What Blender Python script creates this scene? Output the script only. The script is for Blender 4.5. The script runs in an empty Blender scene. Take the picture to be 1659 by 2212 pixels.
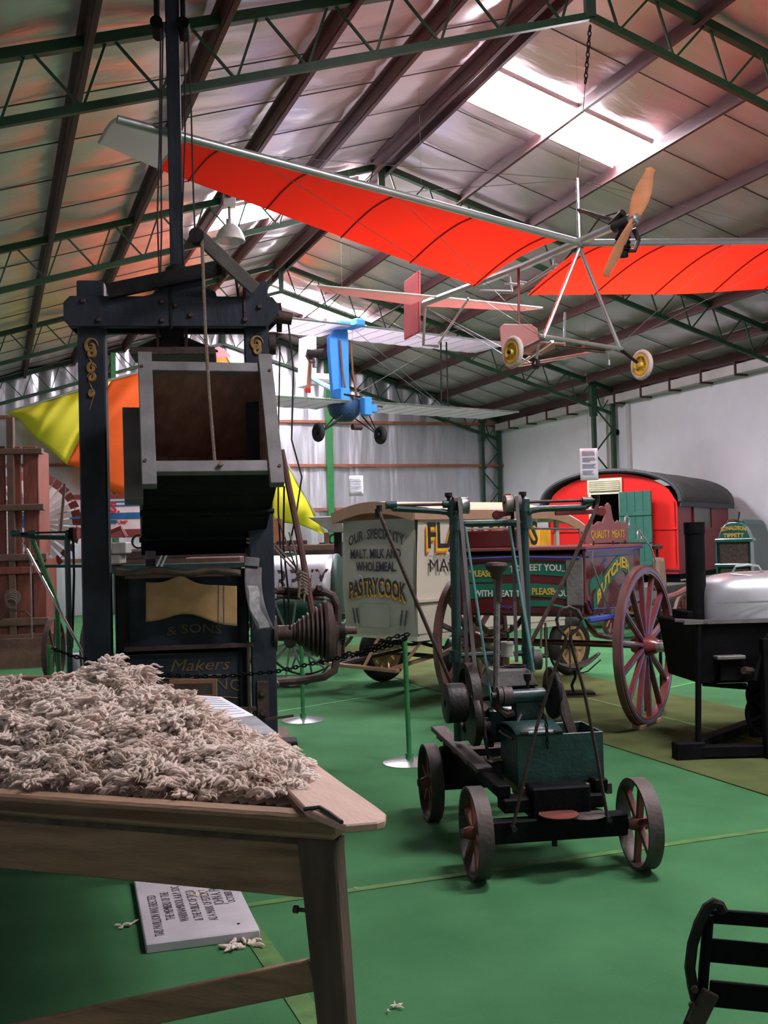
import bpy, bmesh, math, random
from mathutils import Vector, Matrix, noise
random.seed(7)
R = math.radians
V = Vector
# ---------------------------------------------------------------- camera
W_, H_, FPX, EYE = 1659, 2212, 2304.0, 1.65
cam_rot = Matrix.Rotation(-R(20.24), 3, 'Z') @ Matrix.Rotation(R(91.51), 3, 'X') @ Matrix.Rotation(-R(1.46), 3, 'Z')
cd = bpy.data.cameras.new('camera'); cam = bpy.data.objects.new('camera', cd)
bpy.context.collection.objects.link(cam)
cam.matrix_world = Matrix.Translation((0, 0, EYE)) @ cam_rot.to_4x4()
cd.sensor_fit = 'VERTICAL'; cd.sensor_height = 36; cd.lens = 36 * FPX / H_
cd.clip_start = .05; cd.clip_end = 200
S = bpy.context.scene; S.camera = cam
# ---------------------------------------------------------------- world, exposure
wd = bpy.data.worlds.new('world'); S.world = wd; wd.use_nodes = True
wd.node_tree.nodes['Background'].inputs[0].default_value = (.95, .88, 1, 1)
wd.node_tree.nodes['Background'].inputs[1].default_value = .95
S.view_settings.view_transform = 'Standard'; S.view_settings.look = 'None'
S.view_settings.gamma = 1; S.view_settings.use_curve_mapping = False
S.view_settings.exposure = 0.0
SKY_EMIT = 112.0

# ---------------------------------------------------------------- measuring helpers
EYEV = V((0, 0, EYE))
def ray(px, py): return cam_rot @ V(((px - W_ / 2) / FPX, -(py - H_ / 2) / FPX, -1.0))
def atd(px, py, d): return EYEV + ray(px, py) * d
def atz(px, py, z=0.0):
    r = ray(px, py); return EYEV + r * ((z - EYE) / r.z)
class Frame:
    """local frame: u along ang, v 90 degrees to its left, z up"""
    def __init__(s, x, y, ang, z=0.0):
        s.o = V((x, y, z)); a = R(ang); s.u = V((math.cos(a), math.sin(a), 0)); s.v = V((-math.sin(a), math.cos(a), 0))
        s.m = Matrix(((s.u.x, s.v.x, 0), (s.u.y, s.v.y, 0), (0, 0, 1)))
    def w(s, u, v, z): return s.o + s.u * u + s.v * v + V((0, 0, z))
    def P(s, px, py, v=0.0):
        r = ray(px, py); t = ((s.o + s.v * v - EYEV).dot(s.v)) / r.dot(s.v); return EYEV + r * t
    def PU(s, px, py, u=0.0):
        r = ray(px, py); t = ((s.o + s.u * u - EYEV).dot(s.u)) / r.dot(s.u); return EYEV + r * t
    def L(s, p): q = p - s.o; return (q.dot(s.u), q.dot(s.v), q.z)
    def uz(s, px, py, v=0.0): a = s.L(s.P(px, py, v)); return a[0], a[2]
    def vz(s, px, py, u=0.0): a = s.L(s.PU(px, py, u)); return a[1], a[2]

# ---------------------------------------------------------------- materials
MATS = {}
def mat(name, col, rough=.7, metal=0.0, var=.25, scale=6.0, bump=.15, stretch=(1, 1, 1), col2=None, emit=None, spec=.5, bscale=None, coat=0.0, detail=5, trans=0.0):
    if name in MATS: return MATS[name]
    m = bpy.data.materials.new(name); m.use_nodes = True; MATS[name] = m
    nt = m.node_tree; N = nt.nodes; Lk = nt.links; b = N['Principled BSDF']
    b.inputs['Roughness'].default_value = rough; b.inputs['Metallic'].default_value = metal
    b.inputs['Specular IOR Level'].default_value = spec; b.inputs['Coat Weight'].default_value = coat
    if emit:
        b.inputs['Base Color'].default_value = (*col, 1); b.inputs['Emission Color'].default_value = (*col, 1); b.inputs['Emission Strength'].default_value = emit; return m
    tc = N.new('ShaderNodeTexCoord'); mp = N.new('ShaderNodeMapping'); mp.inputs['Scale'].default_value = stretch
    Lk.new(tc.outputs['Object'], mp.inputs['Vector'])
    nz = N.new('ShaderNodeTexNoise'); nz.inputs['Scale'].default_value = scale; nz.inputs['Detail'].default_value = detail
    Lk.new(mp.outputs[0], nz.inputs['Vector'])
    cr = N.new('ShaderNodeValToRGB'); cr.color_ramp.elements[0].position = .3; cr.color_ramp.elements[1].position = .72
    c2 = col2 if col2 else tuple(c * (1 - var) for c in col); c1 = col if col2 else tuple(min(1, c * (1 + var * .5)) for c in col)
    cr.color_ramp.elements[0].color = (*c2, 1); cr.color_ramp.elements[1].color = (*c1, 1)
    Lk.new(nz.outputs['Fac'], cr.inputs[0]); Lk.new(cr.outputs[0], b.inputs['Base Color'])
    if bump:
        n2 = N.new('ShaderNodeTexNoise'); n2.inputs['Scale'].default_value = bscale or scale * 4; n2.inputs['Detail'].default_value = 4
        Lk.new(mp.outputs[0], n2.inputs['Vector'])
        bp = N.new('ShaderNodeBump'); bp.inputs['Strength'].default_value = bump; bp.inputs['Distance'].default_value = .02
        Lk.new(n2.outputs['Fac'], bp.inputs['Height']); Lk.new(bp.outputs[0], b.inputs['Normal'])
    if trans: 
        tr = N.new('ShaderNodeBsdfTranslucent'); tr.inputs[0].default_value = (*col, 1); mx = N.new('ShaderNodeMixShader'); mx.inputs[0].default_value = trans
        Lk.new(b.outputs[0], mx.inputs[1]); Lk.new(tr.outputs[0], mx.inputs[2]); Lk.new(mx.outputs[0], N['Material Output'].inputs[0])
    return m
carpet = mat('green_carpet', (.066, .205, .085), .95, var=.3, scale=2.2, bump=.5, bscale=260, spec=.1, col2=(.045, .15, .06))
olive = mat('olive_carpet', (.1, .125, .045), .95, var=.25, scale=3, bump=.5, bscale=260, spec=.1)
tape = mat('yellow_line', (.075, .18, .04), .8, scale=9, var=.4, bump=0)
seam = mat('pale_seam', (.1, .38, .13), .8, scale=9, bump=0)
foil = mat('roof_foil', (.75, .65, .68), .34, .5, var=.15, scale=.8, bump=.55, bscale=2.4, stretch=(.9, 3.2, 1))
foilw = mat('wall_foil', (.62, .62, .68), .4, .75, var=.2, scale=1.2, bump=.6, bscale=2.6, stretch=(3, 3, .55))
dark = mat('dark_backing', (.02, .02, .02), .9, bump=0)
plaster = mat('white_plaster', (.66, .66, .71), .85, var=.06, scale=2, bump=.05)
gutterm = mat('gutter_paint', (.5, .47, .46), .6, var=.15, scale=3, bump=.05)
green = mat('truss_green', (.01, .055, .02), .5, var=.3, scale=9, bump=.05)
greenb = mat('post_green', (.02, .17, .045), .5, var=.2, scale=9, bump=.05)
maroon = mat('purlin_red_oxide', (.085, .035, .036), .6, var=.3, scale=5, bump=.08, stretch=(4, .6, 4))
girtm = mat('girt_red_oxide', (.3, .095, .05), .6, var=.3, scale=5, bump=.08)
strap = mat('strap_dark', (.07, .06, .06), .6, bump=0)
glow = mat('daylight_panel', (1, .93, 1), .5, emit=SKY_EMIT)
pressb = mat('press_blue_grey', (.02, .026, .038), .6, spec=.35, var=.5, scale=5, bump=.3, bscale=18, stretch=(1, 1, .5))
pressd = mat('press_dark_wood', (.009, .009, .011), .7, spec=.2, var=.5, scale=5, bump=.3, bscale=20)
greyw = mat('grey_painted_wood', (.17, .162, .16), .7, var=.3, scale=5, bump=.25, bscale=22)
inner = mat('box_inside_wood', (.34, .21, .155), .75, var=.4, scale=4, bump=.25, bscale=20, stretch=(3, .5, 3))
iron = mat('dark_iron', (.016, .014, .014), .55, .3, spec=.3, var=.4, scale=14, bump=.2)
blacki = mat('black_iron', (.006, .006, .007), .6, 0, spec=.08, var=.4, scale=10, bump=.2)
rust = mat('rusty_iron', (.075, .046, .04), .65, .4, var=.4, scale=12, bump=.3)
steel = mat('grey_steel', (.32, .31, .32), .35, .85, var=.2, scale=20, bump=.05)
bright = mat('bright_metal', (.75, .75, .78), .22, .95, var=.1, scale=10, bump=.03)
brass = mat('worn_brass', (.3, .19, .08), .45, .7, var=.3, scale=15, bump=.05)
gold = mat('gold_paint', (.3, .17, .045), .55, var=.4, scale=20, bump=0)
goldb = mat('bright_gold_paint', (.62, .4, .04), .5, var=.15, scale=20, bump=0)
rope = mat('hemp_rope', (.22, .165, .12), .9, var=.4, scale=60, bump=.6, bscale=200)
dropem = mat('dark_cable', (.03, .025, .025), .8, bump=0)
hess = mat('hessian_sack', (.36, .225, .09), .95, var=.22, scale=9, bump=.6, bscale=300)
stripe = mat('sack_stripe', (.05, .05, .06), .9, bump=0)
paper = mat('white_paper', (.82, .84, .9), .8, var=.03, bump=0)
paperg = mat('scuffed_paper', (.2, .19, .19), .7, var=.5, scale=7, bump=.1, col2=(.09, .085, .085))
ink = mat('grey_ink', (.25, .28, .36), .8, bump=0)
inkd = mat('black_ink', (.02, .018, .018), .6, bump=0)
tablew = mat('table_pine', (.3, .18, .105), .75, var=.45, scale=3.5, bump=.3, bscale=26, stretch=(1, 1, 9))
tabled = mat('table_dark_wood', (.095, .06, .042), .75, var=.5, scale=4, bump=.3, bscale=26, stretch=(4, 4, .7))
boardm = mat('pale_board', (.47, .31, .235), .6, var=.12, scale=4, bump=.1, stretch=(5, 1, 1))
framem = mat('frame_wood', (.3, .16, .09), .5, var=.2, scale=8, bump=.05)
woolm = mat('raw_wool', (.97, .87, .79), .95, scale=4, bump=.6, bscale=160, col2=(.84, .67, .56), spec=.1, trans=.25)
marble = mat('pale_marble', (.5, .47, .5), .4, var=.16, scale=5, bump=.05)
engg = mat('engine_green', (.01, .045, .04), .42, var=.4, scale=9, bump=.15, coat=.1)
engt = mat('oily_iron', (.03, .024, .021), .5, .4, spec=.4, var=.4, scale=14, bump=.2)
wheelred = mat('wheel_red_rust', (.15, .035, .025), .6, var=.4, scale=9, bump=.2)
tread = mat('worn_tread', (.085, .066, .06), .6, .3, var=.3, scale=12, bump=.15)
belt = mat('grey_belt', (.15, .13, .125), .8, bump=.1)
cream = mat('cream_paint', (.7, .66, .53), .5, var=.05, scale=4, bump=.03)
tan = mat('tan_trim', (.46, .29, .18), .5, var=.08, bump=.02)
letb = mat('letter_black', (.025, .02, .03), .5, bump=0)
lety = mat('letter_yellow', (.85, .6, .02), .5, bump=0)
leto = mat('letter_orange', (.8, .17, .03), .5, bump=0)
rubber = mat('black_rubber', (.016, .015, .015), .75, var=.3, scale=12, bump=.15)
butm = mat('butcher_maroon', (.095, .008, .009), .28, var=.2, scale=3, bump=.03, coat=.4)
butt = mat('butcher_top', (.23, .06, .06), .4, var=.15, scale=3, bump=.03)
bluem = mat('blue_lining', (.05, .06, .3), .35, bump=0)
bann = mat('banner_green', (.01, .14, .085), .4, var=.15, bump=0)
cartred = mat('cart_wheel_red', (.19, .035, .035), .3, var=.2, scale=5, bump=.03, coat=.3)
cartrim = mat('cart_rim_brown', (.13, .058, .05), .5, var=.3, scale=7, bump=.1)
bluespoke = mat('spoke_blue', (.11, .12, .27), .35, bump=0)
letw = mat('letter_white', (.6, .62, .55), .5, bump=0)
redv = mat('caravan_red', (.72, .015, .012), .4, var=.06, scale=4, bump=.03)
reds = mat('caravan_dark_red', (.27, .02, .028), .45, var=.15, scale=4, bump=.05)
feltm = mat('roof_felt', (.085, .078, .075), .9, var=.15, scale=6, bump=.2)
doorg = mat('door_green', (.022, .115, .085), .5, var=.15, scale=5, bump=.05)
lc = mat('louvre_cream', (.72, .68, .5), .6, bump=.02)
blk = mat('unlit_black', (.006, .006, .006), .9, bump=0)
alu = mat('aluminium', (.62, .63, .66), .42, .75, var=.15, scale=3, bump=.15, bscale=5)
stoveb = mat('stove_black', (.005, .005, .006), .65, 0, spec=.08, var=.4, scale=8, bump=.15)
rtg = mat('hood_green', (.015, .11, .095), .35, var=.15, scale=4, bump=.03, coat=.3)
core = mat('radiator_core', (.09, .075, .065), .6, .4, var=.5, scale=30, bump=.4)
redsail = mat('red_sailcloth', (.82, .022, .008), .65, var=.04, scale=2, bump=.12, bscale=3, trans=.5)
whsail = mat('white_sailcloth', (.6, .58, .54), .7, var=.05, scale=2, bump=.12, bscale=3, trans=.35)
batten = mat('batten_dark_red', (.3, .012, .01), .7, bump=0)  # dark red of the wing battens
pinksail = mat('faded_red_cloth', (.62, .1, .12), .6, var=.12, scale=3, bump=.08, trans=.3)
tube = mat('alloy_tube', (.5, .5, .5), .35, .7, var=.1, scale=10, bump=.02)
propw = mat('varnished_prop', (.5, .2, .085), .3, var=.2, scale=3, bump=.03, coat=.5, stretch=(1, 1, 4))
seatm = mat('seat_pink_ply', (.45, .22, .2), .6, var=.1, scale=3, bump=.03)
tyrec = mat('cream_tyre', (.58, .5, .44), .8, var=.08, bump=.3, bscale=60)
yel = mat('wheel_yellow', (.72, .5, .06), .45, bump=.02)
skyb = mat('sky_blue_paint', (.05, .3, .8), .4, var=.06, bump=.02)
skin = mat('silver_wing_fabric', (.82, .77, .82), .6, 0, var=.06, scale=3, bump=.1, trans=.4)
strapb = mat('harness_brown', (.2, .075, .03), .7, bump=.05)
sy = mat('sail_yellow', (.72, .66, .03), .7, var=.06, scale=2, bump=.2, bscale=2, stretch=(.4, 1, 4), trans=.3)
so = mat('sail_orange', (.85, .13, .01), .7, var=.06, scale=2, bump=.2, bscale=2, stretch=(.4, 1, 4), trans=.3)
redpress = mat('red_boards', (.2, .052, .034), .7, var=.4, scale=5, bump=.25, bscale=25, stretch=(4, 4, .6))
brownw = mat('brown_timber', (.12, .065, .045), .75, var=.4, scale=5, bump=.3, bscale=25)
mwhite = mat('mill_white', (.8, .7, .68), .5, 0, var=.12, bump=.05)
mred = mat('mill_red', (.22, .04, .04), .6, bump=.03)
mblue = mat('mill_blue', (.02, .13, .3), .5, bump=.02)
lred = mat('letter_red', (.6, .015, .03), .5, bump=0)
tankm = mat('tank_silver', (.5, .54, .6), .4, .5, var=.12, scale=4, bump=.06)
tankd = mat('tank_dark_green', (.02, .075, .06), .5, bump=.05)
lampm = mat('lamp_enamel', (.6, .6, .57), .35, .5, var=.1, bump=.02)
yelp = mat('yellow_panel', (.8, .42, .01), .5, bump=.02)
ochre = mat('ochre_wheel', (.42, .27, .13), .6, var=.2, bump=.05)
glassd = mat('dusty_pane', (.12, .12, .1), .35, var=.3, scale=4, bump=.02)

# ---------------------------------------------------------------- mesh helpers
COL = bpy.context.collection
ORG = {}
def org(o): return ORG.get(o, V((0, 0, 0))) if o else V((0, 0, 0))
class B:
    def __init__(s): s.v = []; s.f = []
    def add(s, vs, fs):
        n = len(s.v); s.v += [V(p) for p in vs]; s.f += [tuple(i + n for i in f) for f in fs]; return s
    def hexa(s, p): return s.add(p, [(0, 3, 2, 1), (4, 5, 6, 7), (0, 1, 5, 4), (1, 2, 6, 5), (2, 3, 7, 6), (3, 0, 4, 7)])
    def box(s, F, u0, u1, v0, v1, z0, z1):
        return s.hexa([F.w(u0, v0, z0), F.w(u1, v0, z0), F.w(u1, v1, z0), F.w(u0, v1, z0), F.w(u0, v0, z1), F.w(u1, v0, z1), F.w(u1, v1, z1), F.w(u0, v1, z1)])
    def beam(s, a, b, w, h=None, up=V((0, 0, 1))):
        h = h or w; a = V(a); b = V(b); d = (b - a).normalized(); up = V(up)
        if abs(d.dot(up)) > .97: up = V((.3, 1, 0))
        x = d.cross(up).normalized() * w / 2; y = d.cross(x).normalized() * h / 2
        return s.hexa([a - x - y, a + x - y, a + x + y, a - x + y, b - x - y, b + x - y, b + x + y, b - x + y])
    def tube(s, pts, r, seg=8, closed=False, cap=True):
        pts = [V(p) for p in pts]; n = len(pts); rr = r if isinstance(r, (list, tuple)) else [r] * n
        vs = []; fs = []; px = None
        for i, p in enumerate(pts):
            if closed: d = pts[(i + 1) % n] - pts[i - 1]
            else: d = pts[min(i + 1, n - 1)] - pts[max(i - 1, 0)]
            d.normalize()
            if px is None:
                t = V((0, 0, 1)) if abs(d.z) < .9 else V((1, 0, 0)); px = d.cross(t).normalized()
            else:
                px = (px - d * px.dot(d)).normalized()
            py = d.cross(px)
            for k in range(seg):
                a = 2 * math.pi * k / seg; vs.append(p + (px * math.cos(a) + py * math.sin(a)) * rr[i])
        m = n if closed else n - 1
        for i in range(m):
            for k in range(seg):
                a = i * seg + k; b = i * seg + (k + 1) % seg; c = ((i + 1) % n) * seg + (k + 1) % seg; d = ((i + 1) % n) * seg + k
                fs.append((a, b, c, d))
        if cap and not closed: fs.append(tuple(range(seg))[::-1]); fs.append(tuple((n - 1) * seg + k for k in range(seg)))
        return s.add(vs, fs)
    def lathe(s, o, ax, prof, seg=20, a0=0, a1=None):
        """prof: (radius, distance along ax)"""
        o = V(o); ax = V(ax).normalized(); t = V((0, 0, 1)) if abs(ax.z) < .9 else V((1, 0, 0)); x = ax.cross(t).normalized(); y = ax.cross(x)
        vs = []; fs = []
        for r, h in prof:
            for k in range(seg):
                a = 2 * math.pi * k / seg; vs.append(o + ax * h + (x * math.cos(a) + y * math.sin(a)) * max(r, 1e-4))
        for i in range(len(prof) - 1):
            for k in range(seg):
                fs.append((i * seg + k, i * seg + (k + 1) % seg, (i + 1) * seg + (k + 1) % seg, (i + 1) * seg + k))
        return s.add(vs, fs)
    def ring(s, o, ax, r0, r1, w, seg=32):
        return s.lathe(o, ax, [(r0, -w / 2), (r1, -w / 2), (r1, w / 2), (r0, w / 2), (r0, -w / 2)], seg)
    def cyl(s, a, b, r0, r1=None, seg=16):
        a = V(a); b = V(b); L = (b - a).length; r1 = r0 if r1 is None else r1
        return s.lathe(a, b - a, [(0, 0), (r0, 0), (r1, L), (0, L)], seg)
    def prism(s, pts, d):
        """closed polygon (points) pushed by vector d"""
        pts = [V(p) for p in pts]; n = len(pts); d = V(d); vs = pts + [p + d for p in pts]
        fs = [tuple(range(n))[::-1], tuple(range(n, 2 * n))] + [(i, (i + 1) % n, n + (i + 1) % n, n + i) for i in range(n)]
        return s.add(vs, fs)
    def grid(s, fn, nu, nv, thick=0.0):
        vs = []; fs = []
        for j in range(nv + 1):
            for i in range(nu + 1): vs.append(V(fn(i / nu, j / nv)))
        w = nu + 1
        for j in range(nv):
            for i in range(nu): fs.append((j * w + i, j * w + i + 1, (j + 1) * w + i + 1, (j + 1) * w + i))
        return s.add(vs, fs)
    def out(s, name, m, parent=None, smooth=False, sharp=True, bev=0.0, solid=0.0, kind=None, label=None, cat=None, group=None, auto=None):
        me = bpy.data.meshes.new(name)
        lo = V((min(p.x for p in s.v), min(p.y for p in s.v), min(p.z for p in s.v))); hi = V((max(p.x for p in s.v), max(p.y for p in s.v), max(p.z for p in s.v)))
        c = (lo + hi) / 2
        me.from_pydata([p - c for p in s.v], [], s.f)
        bm = bmesh.new(); bm.from_mesh(me); bmesh.ops.remove_doubles(bm, verts=bm.verts, dist=1e-5); bmesh.ops.recalc_face_normals(bm, faces=bm.faces)
        if smooth:
            for f in bm.faces: f.smooth = True
            for e in (bm.edges if sharp else ()):
                if len(e.link_faces) == 2 and e.calc_face_angle(0) > .7: e.smooth = False
        bm.to_mesh(me); bm.free()
        me.materials.append(m)
        o = bpy.data.objects.new(name, me); COL.objects.link(o)
        if parent: o.parent = parent
        o.location = c - org(parent); ORG[o] = c
        if solid:
            md = o.modifiers.new('thick', 'SOLIDIFY'); md.thickness = solid; md.offset = 0
        if bev:
            md = o.modifiers.new('bevel', 'BEVEL'); md.width = bev; md.segments = 1; md.limit_method = 'ANGLE'; md.angle_limit = .8
        tagp(o, kind, label, cat, group); return o
def tagp(o, kind=None, label=None, cat=None, group=None):
    if kind: o['kind'] = kind
    if label: o['label'] = label
    if cat: o['category'] = cat
    if group: o['group'] = group
    return o
def thing(name, label, cat, loc, group=None, kind=None):
    o = bpy.data.objects.new(name, None); COL.objects.link(o); o.location = loc; ORG[o] = V(loc); o.empty_display_size = .1
    return tagp(o, kind, label, cat, group)
def text(s, fn, size, m, parent, name='lettering', extr=.002, bold=0.0, arc=None, width=None, align='CENTER', sx=1.0, shear=0.0):
    """lettering laid on a surface: fn(x, y, h) -> world point; arc=(amount) bends the base line"""
    cu = bpy.data.curves.new('t', 'FONT'); cu.body = s; cu.size = size; cu.align_x = align; cu.offset = bold; cu.extrude = .5; cu.resolution_u = 2; cu.shear = shear
    ob = bpy.data.objects.new('t', cu); COL.objects.link(ob)
    dg = bpy.context.evaluated_depsgraph_get(); me = bpy.data.meshes.new_from_object(ob.evaluated_get(dg))
    bpy.data.objects.remove(ob); bpy.data.curves.remove(cu)
    xs = [v.co.x for v in me.vertices]; k = sx
    if width: k = width / max(1e-6, max(xs) - min(xs))
    b = B(); vs = []
    for v in me.vertices:
        x, y = v.co.x * k, v.co.y
        if arc: y += arc * (1 - (2 * x / (width or 1)) ** 2)
        vs.append(fn(x, y, extr if v.co.z > 0 else 0.0))
    b.add(vs, [tuple(p.vertices) for p in me.polygons]); bpy.data.meshes.remove(me)
    return b.out(name, m, parent)
def chain(b, pts, step=.035, r=.006):
    pts = [V(p) for p in pts]; L = [0]
    for i in range(1, len(pts)): L.append(L[-1] + (pts[i] - pts[i - 1]).length)
    n = int(L[-1] / step); j = 0
    for k in range(n):
        t = (k + .5) * step
        while j < len(L) - 2 and L[j + 1] < t: j += 1
        f = (t - L[j]) / max(1e-6, L[j + 1] - L[j]); p = pts[j].lerp(pts[j + 1], f); d = (pts[j + 1] - pts[j]).normalized()
        x = d.cross(V((0, 0, 1)) if abs(d.z) < .9 else V((1, 0, 0))).normalized()
        if k % 2: x = d.cross(x)
        l = step * .68; w = step * .3
        b.tube([p - d * l, p - d * l * .5 + x * w, p + d * l * .5 + x * w, p + d * l, p + d * l * .5 - x * w, p - d * l * .5 - x * w], r, 4, closed=True)
    return b
def sag(a, b, s, n=12):
    a = V(a); b = V(b); return [a.lerp(b, i / n) - V((0, 0, s * 4 * (i / n) * (1 - i / n))) for i in range(n + 1)]
W0 = Frame(0, 0, 0)

# ================================================================ SETTING
XL, XR, YB, YF = -2.27, 13.59, -6.0, 27.15
RX, HR, SL = 5.66, 7.45, .306
EZ = HR - (XR - RX) * SL
def rz(x): return HR - abs(x - RX) * SL
fl = B().box(W0, XL - .3, XR + .3, YB, YF + .3, -.2, 0).out('floor', carpet, kind='structure', label='bright green carpeted floor of the display shed')
def slab(name, m, x0, x1, y0, y1, z1, lab): return B().box(W0, x0, x1, y0, y1, .0005, z1).out(name, m, fl, label=lab)
slab('carpet_runner', olive, 4.5, 6.5, -2, 16, .008, 'olive brown carpet strip')
slab('painted_line', tape, 1.0, 9.5, 4.81, 4.86, .004, 'faint yellow line across the carpet')
slab('painted_line', tape, .97, 1.06, 1.5, 4.81, .004, 'faint yellow line')
slab('painted_line', tape, 5.58, 5.62, 2, 9.5, .011, 'faint yellow line on the runner')
B().beam(V((2.4, 10.1, .002)), V((4.6, 11.1, .002)), .03, .004).out('carpet_seam', seam, fl)
B().beam(V((6.5, 9.55, .002)), V((8.4, 10.4, .002)), .03, .004).out('carpet_seam', seam, fl)

# roof: dark sheeting above, foil sheets, purlins
ceil = B()
for sd in (-1, 1):
    xe = RX + sd * 8.15
    ceil.hexa([V((RX, YB, HR + .12)), V((xe, YB, rz(xe) + .12)), V((xe, YF + .3, rz(xe) + .12)), V((RX, YF + .3, HR + .12)),
               V((RX, YB, HR + .16)), V((xe, YB, rz(xe) + .16)), V((xe, YF + .3, rz(xe) + .16)), V((RX, YF + .3, HR + .16))])
ceiling = ceil.out('ceiling', dark, kind='structure', label='pitched shed roof lined with silver foil between red oxide purlins')
PURL_R = [5.78, 6.95, 8.1, 9.3, 10.45, 11.6, 12.75, 13.45]
PURL_L = [5.54, 4.37, 3.17, 1.95, .8, -.38, -1.55, -2.15]
def near_purlin(x):
    P = PURL_R if x > RX else PURL_L
    return min(abs(x - p) for p in P)
yy = -3.0
while yy < YF:
    y1 = min(yy + 1.22, YF)
    for sd in (-1, 1):
        x1 = XR if sd > 0 else XL
        def fs(a, c, sd=sd, x1=x1, y0=yy, y1=y1):
            x = RX + (x1 - RX) * a; y = y0 - .02 + (y1 - y0 + .04) * c
            sagz = .05 * min(1, near_purlin(x) / .5) * (.4 + .6 * math.sin(math.pi * c))
            q = noise.noise(V((x * 2.2, y * 2.2, 3))) * .02 + noise.noise(V((x * 1.1, y * 5.5, 9))) * .016
            return V((x, y, rz(x) + .05 - sagz + q - (.006 if c > .5 else 0)))
        B().grid(fs, 72, 12).out('foil_sheet', foil, ceiling, smooth=True)
        B().tube([V((RX + (x1 - RX) * t, y1, rz(RX + (x1 - RX) * t) + .005)) for t in (0, .5, 1)], .008, 5).out('strap', strap, ceiling)
    yy += 1.22
for x in PURL_R + PURL_L:
    z = rz(x); sd = 1 if x > RX else -1
    b = B(); pr = [(0, 0), (.07, 0), (.07, -.018), (.018, -.018), (.018, -.17), (-.05, -.17), (-.05, -.188), (0, -.188)]
    b.prism([V((x + p * sd, -3, z + q)) for p, q in pr], V((0, YF + 3, 0))); b.out('purlin', maroon, ceiling)

# skylights (translucent roof panels lit by the sky, plus unseen ones added for fill light)
def skylight(n, x0, x1, y0, y1, lab):
    wn = thing('window_%d' % n, lab, None, ((x0 + x1) / 2, (y0 + y1) / 2, rz((x0 + x1) / 2)), kind='structure')
    P = [x for x in PURL_R + PURL_L if min(x0, x1) < x < max(x0, x1)]
    xs = [x0] + sorted(P, reverse=x1 < x0) + [x1]
    for a, c in zip(xs[:-1], xs[1:]):
        B().hexa([V((a, y0, rz(a) - .04)), V((c, y0, rz(c) - .04)), V((c, y1, rz(c) - .04)), V((a, y1, rz(a) - .04)), V((a, y0, rz(a) - .02)), V((c, y0, rz(c) - .02)), V((c, y1, rz(c) - .02)), V((a, y1, rz(a) - .02))]).out('pane', glow, wn)
    for y in (y0, y1): B().beam(V((x0, y, rz(x0) - .04)), V((x1, y, rz(x1) - .04)), .04, .05).out('frame', gutterm, wn)
skylight(1, 5.82, 8.05, 11.5, 12.45, 'large bright roof panel above the red ultralight')
skylight(2, 5.5, 3.3, 15.7, 16.9, 'bright roof panel beside the hanging lamp')
skylight(3, 5.85, 8.05, 22.8, 24.0, 'bright roof panel beyond the blue ultralight')
skylight(4, 5.85, 8.05, 1.0, 1.5, 'unseen glowing roof panel added as fill light over the near end')  # out of view, added for extra light on the foreground
skylight(5, 5.5, 3.4, 3.7, 4.5, 'unseen glowing roof panel added on the left slope to light the wool')  # made up out of view so the fleece gets enough light

# trusses
def truss(Y, n, posts=True):
    t = thing('roof_truss', ['', 'green lattice roof truss nearest the viewer', 'green lattice roof truss, second from the viewer', 'green lattice roof truss, third from the viewer', 'green lattice truss against the far foil wall'][n], None, (RX, Y, HR), kind='structure')
    d = .55
    for sd in (-1, 1):
        xe = (XR - .1 if sd > 0 else XL + .1)
        a = V((RX, Y, HR - .1)); e = V((xe, Y, rz(xe) - .1)); dn = V((0, 0, -d))
        B().beam(a, e, .09, .09).out('top_chord', green, t)
        B().beam(a + dn, e + dn, .06, .07).out('bottom_chord', green, t)
        L = abs(xe - RX); k = int(L / .62)
        for i in range(k):
            f0 = (i + .5) / k; f1 = (i + 1) / k; ft = (i + .95) / k
            pb = a.lerp(e, f0 + .0) + dn; B().beam(a.lerp(e, max(0, f0 - .32 / k)), pb, .022).out('web_bar', green, t)
            if i < k - 1 + 1: B().beam(pb, a.lerp(e, min(1, f0 + .62 / k)), .022).out('web_bar', green, t)
    B().beam(V((RX, Y, HR - .05)), V((RX, Y, HR - d - .12)), .1, .1).out('king_post', green, t)
TY = [9.07, 15.09, 21.11, 27.0]
for i, Y in enumerate(TY): truss(Y, i + 1)
def column(Y, n, sd=1, lab=''):
    x0 = XR - .1 if sd > 0 else XL + .1; x1 = x0 - sd * .55; zt = rz(x0) - .15
    t = thing('lattice_column', lab, None, ((x0 + x1) / 2, Y, 0), kind='structure')
    B().box(W0, min(x0, x0 - sd * .09), max(x0, x0 - sd * .09), Y - .05, Y + .05, 0, zt).out('column_leg', green, t)
    B().box(W0, x1 - .04, x1 + .04, Y - .05, Y + .05, 0, rz(x1) - .15).out('column_leg', green, t)
    B().box(W0, x1 - .07, x1 + .07, Y - .06, Y + .06, zt - .55, rz(x1) - .12).out('gusset', green, t)
    k = 8
    for i in range(k):
        z0 = .2 + (zt - .5) * i / k; z1 = .2 + (zt - .5) * (i + 1) / k
        a, c = (x0 - sd * .05, x1) if i % 2 else (x1, x0 - sd * .05)
        B().beam(V((a, Y, z0)), V((c, Y, z1)), .03).out('lacing_bar', green, t)
for i, Y in enumerate(TY):
    column(Y, i, 1, ['green lattice column outside the picture', 'green lattice column on the right wall, off picture', 'green lattice column against the white wall above the red caravan', 'green lattice column in the far corner beside the white wall'][i])

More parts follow.
